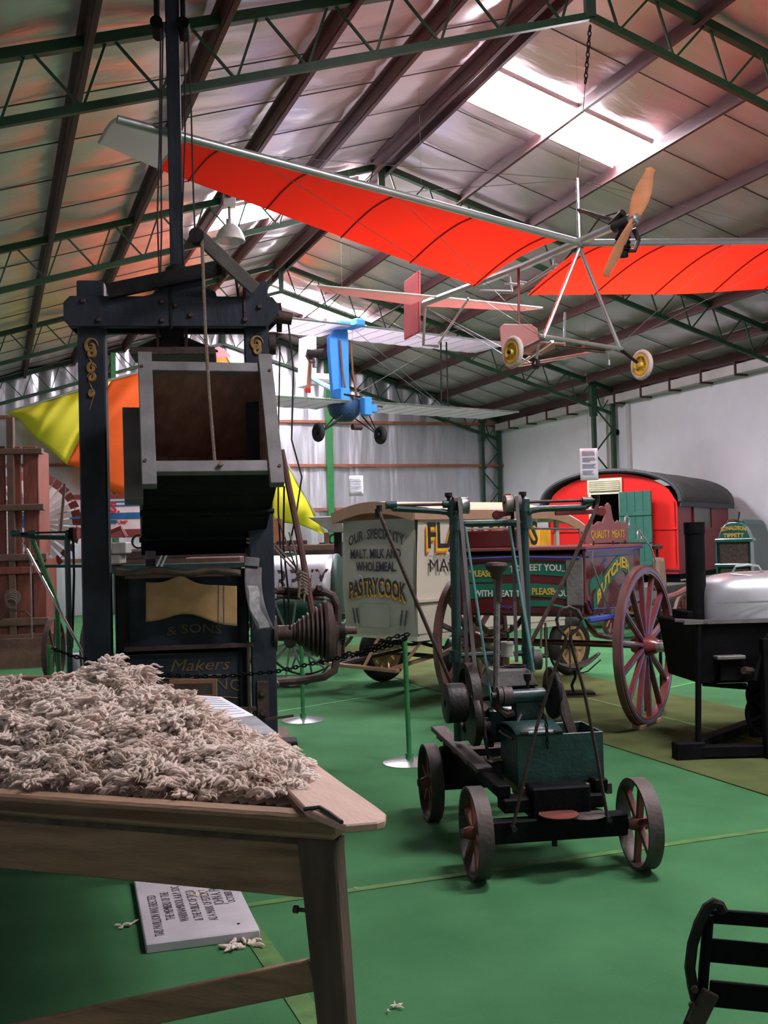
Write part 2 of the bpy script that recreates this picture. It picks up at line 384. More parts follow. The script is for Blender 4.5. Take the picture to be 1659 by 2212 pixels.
# walls
wf = thing('wall_far', 'foil lined far gable wall with rusty orange girts', None, (RX, YF, 0), kind='structure')
for i in range(14):
    x0 = XL + (XR - XL) * i / 14; x1 = XL + (XR - XL) * (i + 1) / 14
    def fw(a, c, x0=x0, x1=x1, i=i):
        x = x0 - .01 + (x1 - x0 + .02) * a; z = rz(x) * c
        k = .22 + .78 * min(1, max(0, (z - 4.9) / .9)); y = YF - .02 - .03 * math.sin(a * math.pi) + (noise.noise(V((x * 4, z * .9, 1))) * .07 + noise.noise(V((x * 11, z * 1.6, 5))) * .025) * k
        return V((x, y + (.006 if i % 2 else 0), z))
    B().grid(fw, 26, 34).out('foil_sheet', foilw, wf, smooth=True)
B().box(W0, XL - .3, XR + .3, YF + .12, YF + .2, 0, HR + .1).out('backing', dark, wf)
for z in (1.35, 3.67, 4.83, 2.51):
    B().box(W0, XL, XR, YF - .17, YF - .1, z - .035, z + .035).out('girt', girtm, wf)
zz = rz
for px, m_, w in ((712, greenb, .16), (248, greenb, .12)):
    p = atd(px, 1000, 27.5); r_ = ray(px, 1000); q = EYEV + r_ * ((YF - .22) / r_.y)
    B().box(W0, q.x - w / 2, q.x + w / 2, YF - .3, YF - .16, 0, rz(q.x) - .15).out('wall_post', m_, wf)
wr = B().box(W0, XR, XR + .2, YB, YF + .2, 0, EZ + .1).out('wall_right', plaster, kind='structure', label='white plastered wall along the right side')
for Y in (21.0,):
    B().box(W0, XR - .12, XR - .002, Y + .25, Y + .45, 0, EZ - .3).out('downpipe', gutterm, wr, label='grey brown downpipe behind the lattice column')
    B().box(W0, XR - .06, XR - .002, Y - .42, Y - .3, 0, EZ - .35).out('timber_cover', gutterm, wr)
b = B(); b.box(W0, XR - .26, XR - .01, 2, YF - .2, EZ - .38, EZ - .2); b.out('gutter', gutterm, wr, label='long boxed grey gutter under the roof')
for k in range(22):
    y = 4 + k * 1.05; B().box(W0, XR - .3, XR, y, y + .03, EZ - .42, EZ - .14).out('gutter_bracket', maroon, wr)
wb_ = thing('wall_back', 'foil lined near wall behind the viewer added with a wide opening to shape the light', None, (RX, YB, 0), kind='structure')  # unseen wall, added to darken the left; its opening lets fill light in
for a_, c_, z_ in ((XL, 4.5, 0), (11.5, XR, 0), (4.5, 11.5, 4.2)): B().box(W0, a_, c_, YB - .1, YB, z_, 5.0 if z_ == 0 else HR + .1).out('wall_panel', foilw, wb_)
B().box(W0, XL, 4.5, YB - .1, YB, 5.0, 7.1).out('wall_panel', foilw, wb_); B().box(W0, 11.5, XR, YB - .1, YB, 5.0, 5.7).out('wall_panel', foilw, wb_)
wl = B().box(W0, XL - .2, XL, YB, YF + .2, 0, EZ + .1).out('wall_left', foilw, kind='structure', label='foil lined wall along the left side, outside the picture')

# ================================================================ WHEELS
def wheel(c, ax, Rr, w, parent, rim=tread, spoke=wheelred, hubm=wheelred, n=6, sp=.03, hub=.06, hubw=None, rt=.03, flat=True, tyre=None, name='wheel', sw=None, cap=None, seg=36):
    c = V(c); ax = V(ax).normalized(); hubw = hubw or w * 1.3
    if tyre:
        b = B(); a = tyre; k = 8
        pr = [(Rr - a + a * math.cos(t * 2 * math.pi / 10), w / 2 * math.sin(t * 2 * math.pi / 10)) for t in range(11)]
        b.lathe(c, ax, pr, seg); wo = b.out(name, rim, parent, smooth=True); Ri = Rr - 2 * a
        B().ring(c, ax, Ri - .015, Ri + .02, w * .8, seg).out('rim', hubm, wo, smooth=True)
    else:
        wo = B().ring(c, ax, Rr - rt, Rr, w, seg).out(name, rim, parent, smooth=True); Ri = Rr - rt
    B().lathe(c - ax * hubw / 2, ax, [(0, 0), (hub * .7, 0), (hub, hubw * .25), (hub, hubw * .75), (hub * .7, hubw), (0, hubw)], 16).out('hub', hubm, wo, smooth=True)
    if cap: 
        cc, cm, cl = cap; B().lathe(c + ax * hubw / 2 * cc, ax * cc, [(hub * .62, 0), (hub * .62, cl * .8), (hub * .5, cl), (0, cl)], 16).out('hub_cap', cm, wo, smooth=True)
    up = V((0, 0, 1)); x = ax.cross(up).normalized()
    for i in range(n):
        a = 2 * math.pi * (i + .3) / n; d = x * math.cos(a) + up * math.sin(a)
        B().beam(c + d * hub * .6, c + d * (Ri + .005), sp, sw or sp, up=ax).out('spoke', spoke, wo)
    return wo
def flywheel(c, ax, Rr, w, parent, m, name='flywheel', rt=.03):
    wheel(c, ax, Rr, w, parent, rim=m, spoke=m, hubm=m, n=5, rt=rt, name=name, hub=.035)

# ================================================================ WOOL TABLE
TZ = .9
A = atz(722, 1768, TZ); Fdir = (atz(0, 1718, TZ) - A).normalized()
TF = Frame(A.x, A.y, math.degrees(math.atan2(-Fdir.y, -Fdir.x)))     # u runs right along the front edge, so the table lies at u < 0
tb = thing('wool_table', 'heavy old pine wool sorting table in the left foreground, piled with fleece', 'table', A - V((0, 0, TZ)))
rgt = V((.95, 5.45, TZ)); f2 = TF.w(-2.6, 0, TZ); back = V((.36, 6.34, TZ)); f3 = V((-1.6, 7.9, TZ))
top_poly = [A - V((0, 0, .0)), rgt, back, f3, f2]
B().prism([p - V((0, 0, .045)) for p in top_poly], V((0, 0, .03))).out('tabletop', tablew, tb)
inn = TF
def rail(p, q, name, m, w, h, zc): B().beam(V((p.x, p.y, zc)), V((q.x, q.y, zc)), w, h).out(name, m, tb, bev=.006)
B().box(TF, -2.6, .0, 0, .07, TZ - .062, TZ + .004).out('edge_rail', tablew, tb, bev=.008)
rail(rgt - V((.03, 0, 0)), A + V((-.03, .08, 0)), 'edge_rail', tablew, .06, .06, TZ - .03)
rail(rgt, back, 'edge_rail', tablew, .06, .07, TZ - .02); rail(back, f3, 'edge_rail', tablew, .07, .08, TZ - .015)
B().box(TF, -2.6, -.06, .035, .065, TZ - .235, TZ - .062).out('apron', tablew, tb, bev=.004)
B().box(TF, -2.6, .0, .025, .07, TZ - .085, TZ - .062).out('dark_moulding', tabled, tb)  # strip of dark wood under the front edge rail
def leg(u, v, du, dv, name='leg'):
    z1 = TZ - .062
    b = B(); t, bt = .115, .075
    u0 = u; ps = []
    for (z, s_, ou, ov) in ((0, bt, du, dv), (z1, t, 0, 0)):
        ps += [TF.w(u0 + ou - s_, v + ov, z), TF.w(u0 + ou, v + ov, z), TF.w(u0 + ou, v + ov + .07, z), TF.w(u0 + ou - s_, v + ov + .07, z)]
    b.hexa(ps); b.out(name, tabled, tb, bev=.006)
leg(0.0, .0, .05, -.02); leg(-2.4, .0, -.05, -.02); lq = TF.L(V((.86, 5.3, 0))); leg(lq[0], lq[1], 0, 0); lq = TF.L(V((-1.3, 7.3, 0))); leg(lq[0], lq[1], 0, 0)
p0 = TF.P(640, 2112, .03); p1 = TF.P(-60, 2262, .03)
B().beam(p0 + (p0 - p1).normalized() * .06, p1, .03, .085).out('brace', tablew, tb, bev=.004)
q = TF.P(637, 1970, 0); B().lathe(q + TF.v * .02, TF.u, [(0, -.012), (.011, -.012), (.011, .0), (.006, .0), (.006, .06), (0, .06)], 8).out('bolt', rust, tb)

# pale board with a rounded corner, lying along the table end
bp = [atz(835, 1766, TZ + .03), atz(815, 1742, TZ + .03), atz(740, 1690, TZ + .03), atz(600, 1588, TZ + .03), atz(470, 1520, TZ + .03), atz(405, 1510, TZ + .03), atz(560, 1640, TZ + .03), atz(662, 1748, TZ + .03), atz(745, 1782, TZ + .03), atz(815, 1776, TZ + .03), atz(831, 1771, TZ + .03)]
bp[0] = atz(834, 1757, TZ + .03)
B().prism([p - V((0, 0, .022)) for p in bp], V((0, 0, .022))).out('wooden_board', boardm, bev=.004, label='smooth pale board with a rounded corner lying along the table end', cat='board')
B().tube([atz(655, 1748, TZ + .035), atz(690, 1744, TZ + .037), atz(712, 1757, TZ + .037), atz(738, 1776, TZ + .036)], .006, 6).out('dark_cord', dropem, smooth=True, label='thin dark cord across the corner of the wool table', cat='cord')

# wool pile
WC = [(-.02, 3.62), (.62, 3.13), (.86, 2.98), (.95, 3.3), (.93, 4.1), (.83, 4.7), (.66, 5.1), (.2, 5.35), (-.1, 5.45), (-.8, 5.8), (-1.4, 5.9), (-1.75, 5.2), (-.9, 4.35)]
def inside(x, y):
    c = False; n = len(WC)
    for i in range(n):
        (x0, y0), (x1, y1) = WC[i], WC[i - 1]
        if (y0 > y) != (y1 > y) and x < (x1 - x0) * (y - y0) / (y1 - y0) + x0: c = not c
    return c
def edged(x, y):
    m = 9
    for i in range(len(WC)):
        a = V((*WC[i], 0)); b_ = V((*WC[i - 1], 0)); d = b_ - a; t = max(0, min(1, (V((x, y, 0)) - a).dot(d) / d.length_squared)); m = min(m, (a + d * t - V((x, y, 0))).length)
    return m
def wh(x, y):
    if not inside(x, y): return 0
    e = min(1, edged(x, y) / .3)
    h = .085 * e ** .5 + .13 * math.exp(-((x - .48) ** 2 / .12 + (y - 4.72) ** 2 / .12)) * e ** .6 + .07 * math.exp(-((x - .3) ** 2 / .2 + (y - 4.0) ** 2 / .35)) * e + .03 * math.exp(-((x + .5) ** 2 / .4 + (y - 4.9) ** 2 / .7)) * e
    n = noise.noise(V((x * 4, y * 4, 2))) * .05 + noise.noise(V((x * 8, y * 8, 7))) * .085
    return max(.005, h + n * e)
wb = B(); NX, NY = 120, 150
def wg(a, c):
    x = -1.8 + 2.8 * a; y = 2.9 + 3.5 * c; h = wh(x, y)
    return V((x, y, TZ - .016 + h * .82 * min(1, edged(x, y) / .1 + .05)))
g = B().grid(wg, NX, NY); keep = [f for f in g.f if all(inside(g.v[i].x, g.v[i].y) for i in f)]
g.f = keep
rnd = random.Random(3)
cnt = 0
while cnt < 2900:
    x = rnd.uniform(-1.4, .98); y = rnd.uniform(2.95, 6.2)
    if not inside(x, y) or x / y < -.33: continue
    if rnd.random() > (4.0 / math.hypot(x, y)) ** 1.3: continue
    cnt += 1; h = wh(x, y); a0 = rnd.uniform(0, 6.28); e0 = rnd.uniform(-.2, .9); cu = rnd.uniform(-2.4, 2.4); L0 = rnd.uniform(.045, .1); wv = rnd.uniform(0, 6); wf = rnd.uniform(3, 6)
    for k in range(rnd.randint(7, 11)):
        p = V((x + rnd.uniform(-.022, .022), y + rnd.uniform(-.022, .022), TZ - .008 + h * rnd.uniform(.8, 1.03) + rnd.uniform(0, .012))); a1 = a0 + rnd.uniform(-.35, .35); L = L0 * rnd.uniform(.7, 1.1); r0 = rnd.uniform(.0035, .0085); pts = []; rr = []
        for i in range(8):
            t = i / 7; pts.append(p.copy()); rr.append(max(.0015, r0 * (math.sin(math.pi * min(1, t * .82 + .14)) ** .7)))
            a2 = a1 + cu * t + .5 * math.sin(wv + wf * t * 2); e2 = e0 - 1.8 * t * abs(e0) + .45 * math.cos(wv + wf * t * 2)
            p += V((math.cos(a2) * math.cos(e2), math.sin(a2) * math.cos(e2), math.sin(e2))) * L / 7
        g.tube(pts, rr, 5, cap=False)
for _ in range(26000):
    x = rnd.uniform(-1.2, .97); y = rnd.uniform(2.95, 6.1)
    if not inside(x, y) or x / y < -.33: continue
    p = V((x, y, TZ + wh(x, y) * .95)); a = rnd.uniform(0, 6.3); e2 = rnd.uniform(-.1, 1.1); cu = rnd.uniform(-3, 3); L = rnd.uniform(.02, .06); pts = []
    for i in range(5): pts.append(p.copy()); p += V((math.cos(a + cu * i / 4) * math.cos(e2), math.sin(a + cu * i / 4) * math.cos(e2), math.sin(e2 - i * .35))) * L / 4
    g.tube(pts, [.0018, .0017, .0014, .001, .0005], 3, cap=False)
g.out('wool_pile', woolm, smooth=True, sharp=False, kind='stuff', label='heap of raw cream fleece spread over the wool table', cat='wool')
def tuft(c, n, s, lab):
    b = B()
    for _ in range(n):
        p = V(c) + V((rnd.uniform(-s, s), rnd.uniform(-s, s) * .7, .01)); a = rnd.uniform(0, 6.3); cu = rnd.uniform(-2, 2)
        pts = []
        for i in range(5): pts.append(p.copy()); p += V((math.cos(a + cu * i / 4), math.sin(a + cu * i / 4), rnd.uniform(-.1, .3))) * s * .3
        b.tube(pts, [s * .06, s * .16, s * .18, s * .13, s * .05], 6)
    b.out('wool_scrap', woolm, smooth=True, label=lab, cat='wool', kind='thing')
tuft(atz(520, 2045), 14, .05, 'small scrap of fleece on the carpet before the marble slab')
tuft(atz(272, 2003), 8, .03, 'tiny tuft of fleece left of the marble slab')
tuft(atz(848, 2180), 7, .022, 'tiny tuft of fleece on the open carpet at the bottom of the picture')
tuft(atz(772, 1922), 5, .012, 'speck of fleece on the yellow line')
tuft(atz(425, 1938, .03), 8, .03, 'wisp of fleece lying on the marble slab lettering')

# marble slab
SF = Frame(.563, 4.44, -4)
ms = B().box(SF, 0, .465, 0, .95, .0, .04).out('marble_slab', marble, bev=.004, label='pale inscribed marble slab lying on the carpet under the table', cat='slab')
for i, (t, u, v, sz) in enumerate((('THIS PAVILLION WAS ERECTED', .08, .07, .05), ('THE MEMBERS OF THE', .14, .25, .05), ('WARRNAMBOOL A.& P. SOC', .195, .21, .05), ('& THE PUBLIC OF THE D', .255, .2, .05), ('AS A MARK OF ESTEEM T', .315, .18, .05), ('JOHN A. FRASER', .37, .37, .062), ('OCTOBER 1919', .42, .38, .045))):
    text(t, lambda x, y, h, u=u, v=v: SF.w(u - y, v + x, .0405 + h * .4), sz * 1.12, inkd, ms, align='LEFT', sx=.68)
B().lathe(SF.w(.39, .1, .04), (0, 0, 1), [(0, 0), (.007, .0), (.007, .002), (0, .002)], 10).out('fixing_hole', blk, ms)
B().lathe(SF.w(.07, .1, .04), (0, 0, 1), [(0, 0), (.005, .0), (.005, .002), (0, .002)], 10).out('fixing_hole', blk, ms)

# information boards at the far end of the table
def card(name, px, z, lab, cat, m=paper, t=.01, lines=0, fr=None):
    P = [atz(x, y, z) for x, y in px]
    o = B().prism(P, V((0, 0, t))).out(name, m, label=lab, cat=cat)
    a, b_, c_, d_ = P
    for i in range(lines):
        f = .12 + .76 * i / max(1, lines - 1); p = a.lerp(d_, f).lerp(b_.lerp(c_, f), .1); q = a.lerp(d_, f).lerp(b_.lerp(c_, f), .85)
        B().beam(p + V((0, 0, t + .001)), q + V((0, 0, t + .001)), .006, .001).out('text_line', ink, o)
    return o
card('information_sheet', [(400, 1503), (478, 1508), (548, 1548), (480, 1556)], TZ + .035, 'white printed sheet on the table end, farther of two', 'sheet', paper, .006, 8)
card('information_sheet', [(478, 1560), (552, 1550), (600, 1588), (525, 1590)], TZ + .035, 'grey photo sheet on the table end, nearer of two', 'sheet', mat('grey_photo', (.3, .31, .33), .4, var=.6, scale=9, bump=0), .006, 0)
FF = Frame(.88, 5.5, -20); p = atz(424, 1510, TZ)
PFm = thing('picture_frame', 'small wooden picture frame propped on the table beside the wool', 'frame', (p.x, p.y, TZ))
pf = Frame(p.x, p.y, -20, TZ)
for (u0, u1, z0, z1) in ((-.13, .1, .0, .02), (-.13, .1, .075, .095), (-.13, -.11, .02, .075), (.08, .1, .02, .075)): B().box(pf, u0, u1, 0, .015, z0, z1).out('frame_bar', framem, PFm)
B().box(pf, -.11, .08, .006, .01, .02, .075).out('picture', mat('picture_dark', (.09, .085, .08), .4, var=.5, scale=12, bump=0), PFm)

# ================================================================ WOOL PRESS
_o = atz(600, 1631); PR = Frame(_o.x, _o.y, -13)
press = thing('wool_press', 'tall dark blue antique wool press with gold scrolls, tilted open box and mast', 'wool press', PR.w(-.75, .3, 0))
def pbox(name, x0, y0, x1, y1, v0, v1, m, parent=None, F=PR, bev=.006, add=0, label=None):
    u0, zt = F.uz(x0, y0, v0 + add); u1, zb = F.uz(x1, y1, v0 + add)
    return B().box(F, u0, u1, v0, v1, zb, zt).out(name, m, parent or press, bev=bev, label=label)
zTop = PR.uz(195, 605)[1]; zB1 = PR.uz(300, 640, -.06)[1]; zB0 = PR.uz(300, 706, -.06)[1]
uL0 = PR.uz(168, 800)[0]; uL1 = PR.uz(229, 900)[0]; uR0 = PR.uz(527, 740)[0]; uR1 = PR.uz(585, 900)[0]
B().box(PR, uL0, uL1, 0, .17, 0, zTop).out('post', pressb, press, bev=.012)
B().box(PR, uR0, uR1, 0, .17, 0, zTop).out('post', pressb, press, bev=.012)
uB0 = PR.uz(137, 670, -.06)[0]; uB1 = PR.uz(603, 690, -.06)[0]
for v0, mm in ((-.07, pressb), (.17, pressd)):
    c = .05; um = (uB0 + uB1) / 2 + .08; hmp = .15
    pts = [(uB0, zB0 + c), (uB0 + c, zB0), (uB1 - c * 2, zB0), (uB1, zB0 + c * 2), (uB1, zB1 - c * 1.2), (uB1 - c, zB1)]
    if v0 < 0: pts += [(um + .26, zB1), (um + .25, zB1 + .04), (um + .18, zB1 + .06), (um + .15, zB1 + hmp - .02), (um - .0, zB1 + hmp), (um - .18, zB1 + .05), (um - .24, zB1)]
    pts += [(uB0 + c, zB1), (uB0, zB1 - c)]
    B().prism([PR.w(u, v0, z) for u, z in pts], PR.v * .08).out('crossbeam', mm, press, bev=.006)
    zs = (zB0 + zB1) / 2
for px, py in ((179, 650), (213, 691), (350, 652), (350, 692), (379, 660), (411, 681), (529, 691), (560, 663)):
    u, z = PR.uz(px, py, -.07); B().lathe(PR.w(u, -.07, z), -PR.v, [(.022, 0), (.022, .008), (.013, .022), (0, .022)], 10).out('bolt_head', rust, press, smooth=True)
u, z = PR.uz(370, 675, -.08); B().box(PR, u - .008, u + .008, -.082, -.07, zB0 - .02, zB1 + .12).out('strap_iron', iron, press)
u, z = PR.uz(529, 660, -.08); B().box(PR, u - .008, u + .008, -.085, -.07, z - .1, z + .18).out('strap_iron', rust, press)
# right end shaft stub and roller
u, z = PR.uz(615, 688, .1); B().cyl(PR.w(u - .1, .12, z + .03), PR.w(u + .06, .12, z), .055, .05).out('shaft_end', rust, press, smooth=True)
B().lathe(PR.w(u - .06, .25, z + .04), PR.u, [(0, 0), (.12, 0), (.12, .04), (0, .04)], 20).out('sheave', iron, press, smooth=True)
u, z = PR.uz(587, 742, .05); B().lathe(PR.w(u - .02, .08, z), PR.u, [(0, 0), (.085, 0), (.085, .05), (0, .05)], 16).out('sheave', rust, press, smooth=True)
# mast, pulley block at its head, lever arms
um0, _ = PR.uz(362, 300, .06); um1, _ = PR.uz(391, 300, .06); zm = PR.uz(370, 585, .06)[1]; zMt = rz(PR.w(um0, .1, 0).x) - .03
B().box(PR, um0, um1, .06, .16, zm - .3, zMt).out('mast', pressb, press, bev=.006)
zh = PR.uz(370, 62, .06)[1]
for du, w in ((-.085, .04), (.12, .04)):
    B().box(PR, um0 + du, um0 + du + w, .02, .2, zh, zMt - .02).out('pulley_block', iron, press, bev=.01)
    B().lathe(PR.w(um0 + du + w / 2, .02, zh + .02), PR.v, [(0, -.03), (.05, -.03), (.05, .2), (0, .2)], 14).out('pulley', blacki, press, smooth=True)
B().lathe(PR.w((um0 + um1) / 2, .1, zm), (0, 0, 1), [(.0, 0), (.1, 0), (.09, .03), (.06, .05), (0, .05)], 14).out('mast_collar', iron, press, smooth=True)
def ptube(name, pix, r, m, par=None, F=PR, seg=7):
    return B().tube([F.P(x, y, v) for x, y, v in pix], r, seg).out(name, m, par or press, smooth=True)
# levers
def plank(name, a, b, w, h, m, par=None, up=V((0, 0, 1)), F=PR): return B().beam(F.P(*a), F.P(*b), w, h, up).out(name, m, par or press, bev=.005)
plank('lever_arm', (232, 630, -.1), (490, 576, -.1), .06, .115, iron)
plank('lever_arm', (484, 600, -.16), (484, 556, -.16), .03, .06, rust)
plank('swing_beam', (425, 506, -.5), (548, 622, -.1), .08, .1, mat('beam_grey_brown', (.1, .085, .08), .7, var=.4, bump=.2), up=PR.w(0, 0, 0) - PR.w(.5, 0, .5))
B().lathe(PR.P(425, 512, -.5), PR.v, [(0, -.06), (.055, -.06), (.055, .05), (0, .05)], 14).out('pulley', iron, press, smooth=True)
plank('brace_iron', (505, 570, -.02), (515, 640, -.02), .02, .03, iron)
# ropes
for pix in ([(436, 512, -.52), (443, 700, -.62), (452, 850, -.7), (465, 1012, -.72)],): ptube('rope', pix, .013, rope)
for pix in ([(347, 60, .02), (345, 300, .02), (340, 470, .02), (344, 590, .02)], [(352, 60, .04), (348, 330, .04), (349, 500, .04), (347, 590, .04)], [(405, 60, .0), (412, 200, .0), (418, 420, -.1), (421, 500, -.45)], [(399, 60, .06), (400, 300, .06), (393, 480, .06), (398, 590, .06)]): ptube('rope', pix, .007, dropem)
ptube('rope', [(622, 690, .12), (634, 800, .12), (630, 950, .12), (652, 1030, .12), (640, 1110, .12), (625, 1180, .1)], .007, dropem)
ptube('rope', [(605, 745, .1), (602, 900, .1), (601, 1100, .1), (610, 1260, .1), (618, 1350, .1)], .007, dropem)
ptube('rope', [(614, 1050, .05), (612, 1180, .05), (622, 1270, .05), (628, 1380, .05)], .008, iron)
# ram plate under the crossbeam
u0, z0 = PR.uz(282, 760, .1); u1, _ = PR.uz(465, 765, .1); zt = PR.uz(370, 712, .1)[1]; uc = PR.uz(372, 730, .1)[0]
B().box(PR, u0, u1, .05, .45, z0 - .03, z0 + .03).out('ram_plate', rust, press, bev=.005)
B().prism([PR.w(uc - .35, .2, z0 + .03), PR.w(uc + .35, .2, z0 + .03), PR.w(uc + .06, .2, zt - .02), PR.w(uc - .06, .2, zt - .02)], PR.v * .1).out('ram_web', rust, press)
B().box(PR, uc - .09, uc + .09, .1, .3, z0, zt + .02).out('ram_head', iron, press)
for du in (-.12, .1): B().box(PR, uc + du, uc + du + .02, .06, .1, z0 + .03, zt).out('ram_rib', rust, press)
# gold scrolls on the posts
def scroll(cu, cz, s, flip=1, turns=1.6):
    b = B(); pts = []; rr = []
    for i in range(26):
        t = i / 25; a = t * turns * 2 * math.pi; r = s * (1 - t * .82); pts.append(PR.w(cu + flip * r * math.cos(a) * .8, -.003, cz + r * math.sin(a))); rr.append(.003 + .014 * math.sin(math.pi * t))
    b.tube(pts, rr, 5); b.out('gold_scroll', gold, press)
ucl = (uL0 + uL1) / 2; ucr = (uR0 + uR1) / 2
for (py, s, fl_) in ((748, .068, 1), (762, .05, -1), (795, .045, 1), (815, .04, -1), (850, .03, 1)): scroll(ucl, PR.uz(195, py)[1], s, fl_, 1.4)
for (py, s, fl_) in ((742, .065, 1), (756, .045, -1)): scroll(ucr, PR.uz(548, py)[1], s, fl_, 1.5)
B().tube([PR.w(ucl + .02, -.003, PR.uz(195, y)[1]) if i % 2 else PR.w(ucl - .02, -.003, PR.uz(195, y)[1]) for i, y in enumerate((770, 795, 825, 850, 885))], [.004, .008, .005, .006, .002], 5).out('gold_scroll', gold, press)
# tilted upper box: open mouth faces the viewer
c0 = PR.P(452, 900, -.62); yawb = R(-6); tl = R(27)
bx = V((math.cos(yawb), math.sin(yawb), 0)); bh = V((-math.sin(yawb), math.cos(yawb), 0)); bz = V((0, 0, 1)) * math.cos(tl) + bh * math.sin(tl); bc = bh * math.cos(tl) - V((0, 0, 1)) * math.sin(tl)
def bw(a, h, c): return c0 + bx * a + bz * h + bc * c
HW, HH, TK, DL = .495, .5, .045, 1.28
sc = (PR.P(600, 900, -.62) - PR.P(310, 900, -.62)).length / 1.0
HW = sc / 2 * .93; HH = HW * .98
def bhex(name, a0, a1, h0, h1, c0_, c1_, m): return B().hexa([bw(a0, h0, c0_), bw(a1, h0, c0_), bw(a1, h0, c1_), bw(a0, h0, c1_), bw(a0, h1, c0_), bw(a1, h1, c0_), bw(a1, h1, c1_), bw(a0, h1, c1_)]).out(name, m, press, bev=.004)
for k in range(4):
    c1 = DL * k / 4 + .02; c2 = DL * (k + 1) / 4 + .012
    bhex('box_floor_board', -HW, HW, -HH - .03, -HH, c1, c2, pressd)
bhex('box_roof_board', -HW, HW, HH, HH + .03, .02, DL, pressd)
bhex('box_side', -HW - .03, -HW, -HH - .03, HH + .03, .02, DL, pressd); bhex('box_side', HW, HW + .03, -HH - .03, HH + .03, .02, DL, pressd)
bhex('box_back', -HW, HW, -HH, HH, DL - .03, DL, inner)
bhex('box_lining', -HW + .001, -HW + .008, -HH, HH, .02, DL - .03, inner); bhex('box_lining', HW - .008, HW - .001, -HH, HH, .02, DL - .03, inner)
bhex('box_lining', -HW, HW, -HH, -HH + .008, .02, DL - .03, inner); bhex('box_lining', -HW, HW, HH - .008, HH, .02, DL - .03, inner)
for k in (-.25, .1, .32): bhex('box_seam', k * 2 * HW - .003, k * 2 * HW + .003, -HH, HH, DL - .034, DL - .03, blk)
iw = HW - .055; ih = HH - .05
bhex('mouth_rail', -HW, HW, ih, HH + .03, -.03, .03, greyw); bhex('mouth_rail', -HW, HW, -HH - .04, -ih, -.03, .03, greyw)
bhex('mouth_stile', -HW - .045, -iw, -HH - .15, HH + .1, -.05, .02, greyw); bhex('mouth_stile', iw, HW + .045, -HH - .15, HH + .1, -.05, .02, greyw)
for c in (DL * .42, DL * .75): bhex('box_batten', -HW - .05, HW + .05, -HH - .06, -HH - .03, c, c + .04, pressd)
bhex('box_batten', -HW - .16, -HW - .03, -HH - .1, HH - .2, DL * .18, DL * .26, greyw)
bhex('hinge_arm', HW - .1, HW - .02, -HH - .16, -HH + .12, DL - .1, DL + .06, greyw); bhex('hinge_arm', -HW, -HW + .08, -HH - .1, -HH + .1, DL - .08, DL + .06, greyw)
for (a_, h_) in ((-HW - .02, .4), (HW + .02, .38), (-HW - .02, -.4), (HW + .02, -.45)): B().lathe(bw(a_, h_, -.05), -bc, [(.012, 0), (.012, .01), (0, .01)], 8).out('bolt_head', rust, press)
B().lathe(bw(0.05, -HH - .0, -.05), -bc, [(.02, 0), (.02, .02), (0, .02)], 8).out('rope_knot', rope, press)
plank('roller', (528, 1212, .0), (560, 1215, .0), .09, .07, greyw)
# lower box
lz = PR.uz(400, 1232, .06)[1]; ua = PR.uz(262, 1300, .06)[0]; ub = PR.uz(528, 1300, .06)[0]
zs = [.12, PR.uz(400, 1403, .06)[1] - .03, PR.uz(400, 1403, .06)[1] + .02, lz]
B().box(PR, ua, ub, .06, .1, .1, zs[1]).out('door_panel', pressb, press, bev=.006); B().box(PR, ua, ub, .07, .1, zs[2], lz).out('door_panel', pressb, press, bev=.006)
for (a_, c_) in ((ua - .03, ua + .05), (ub - .05, ub + .03)): B().box(PR, a_, c_, .035, .07, .1, lz).out('door_stile', pressd, press, bev=.004)
B().box(PR, ua, ub, .1, .6, .1, .15).out('box_floor', pressd, press); B().box(PR, ua - .01, ua + .02, .1, .6, .1, lz).out('box_side', pressd, press); B().box(PR, ub - .02, ub + .01, .1, .6, .1, lz).out('box_side', pressd, press); B().box(PR, ua, ub, .57, .6, .1, lz).out('box_back', pressd, press)
for (y, x0, x1, m) in ((1403, 268, 548, rust), (1533, 500, 556, rust), (1246, 270, 520, brownw)):
    u0, z = PR.uz(x0, y, .01); u1, _ = PR.uz(x1, y, .01); B().box(PR, u0, u1, -.01, .035, z - .018, z + .018).out('locking_bar', m, press, bev=.004)
for x in (536,):
    u, z = PR.uz(x, 1400, .0); B().cyl(PR.w(u, .0, .12), PR.w(u, .0, z + .05), .014, seg=8).out('locking_rod', rust, press, smooth=True)
for x in (250, 262, 240): 
    u, _ = PR.uz(x, 1300, .1); B().cyl(PR.w(u, .12, .05), PR.w(u, .12, lz), .01, seg=6).out('side_rod', steel, press)
u, z = PR.uz(568, 1510, -.01); B().box(PR, u - .045, u + .045, -.02, -.0, z - .14, z + .14).out('iron_plate', rust, press, bev=.004)
for dz in (-.1, .05): B().lathe(PR.w(u, -.02, z + dz), -PR.v, [(.03, 0), (.025, .02), (0, .02)], 8).out('bolt_head', rust, press)
# foot timbers
B().box(PR, uL0 - .1, uR1 + .15, -.02, .2, 0, .1).out('foot_beam', pressd, press, bev=.01)
B().box(PR, uR1 - .05, uR1 + .1, -.35, .75, 0, .09).out('foot_beam', brownw, press, bev=.01)
B().beam(PR.w(uR1 - .1, -.12, .3), PR.w(uR1 + .12, -.12, .32), .02, .02).out('pedal', rust, press)
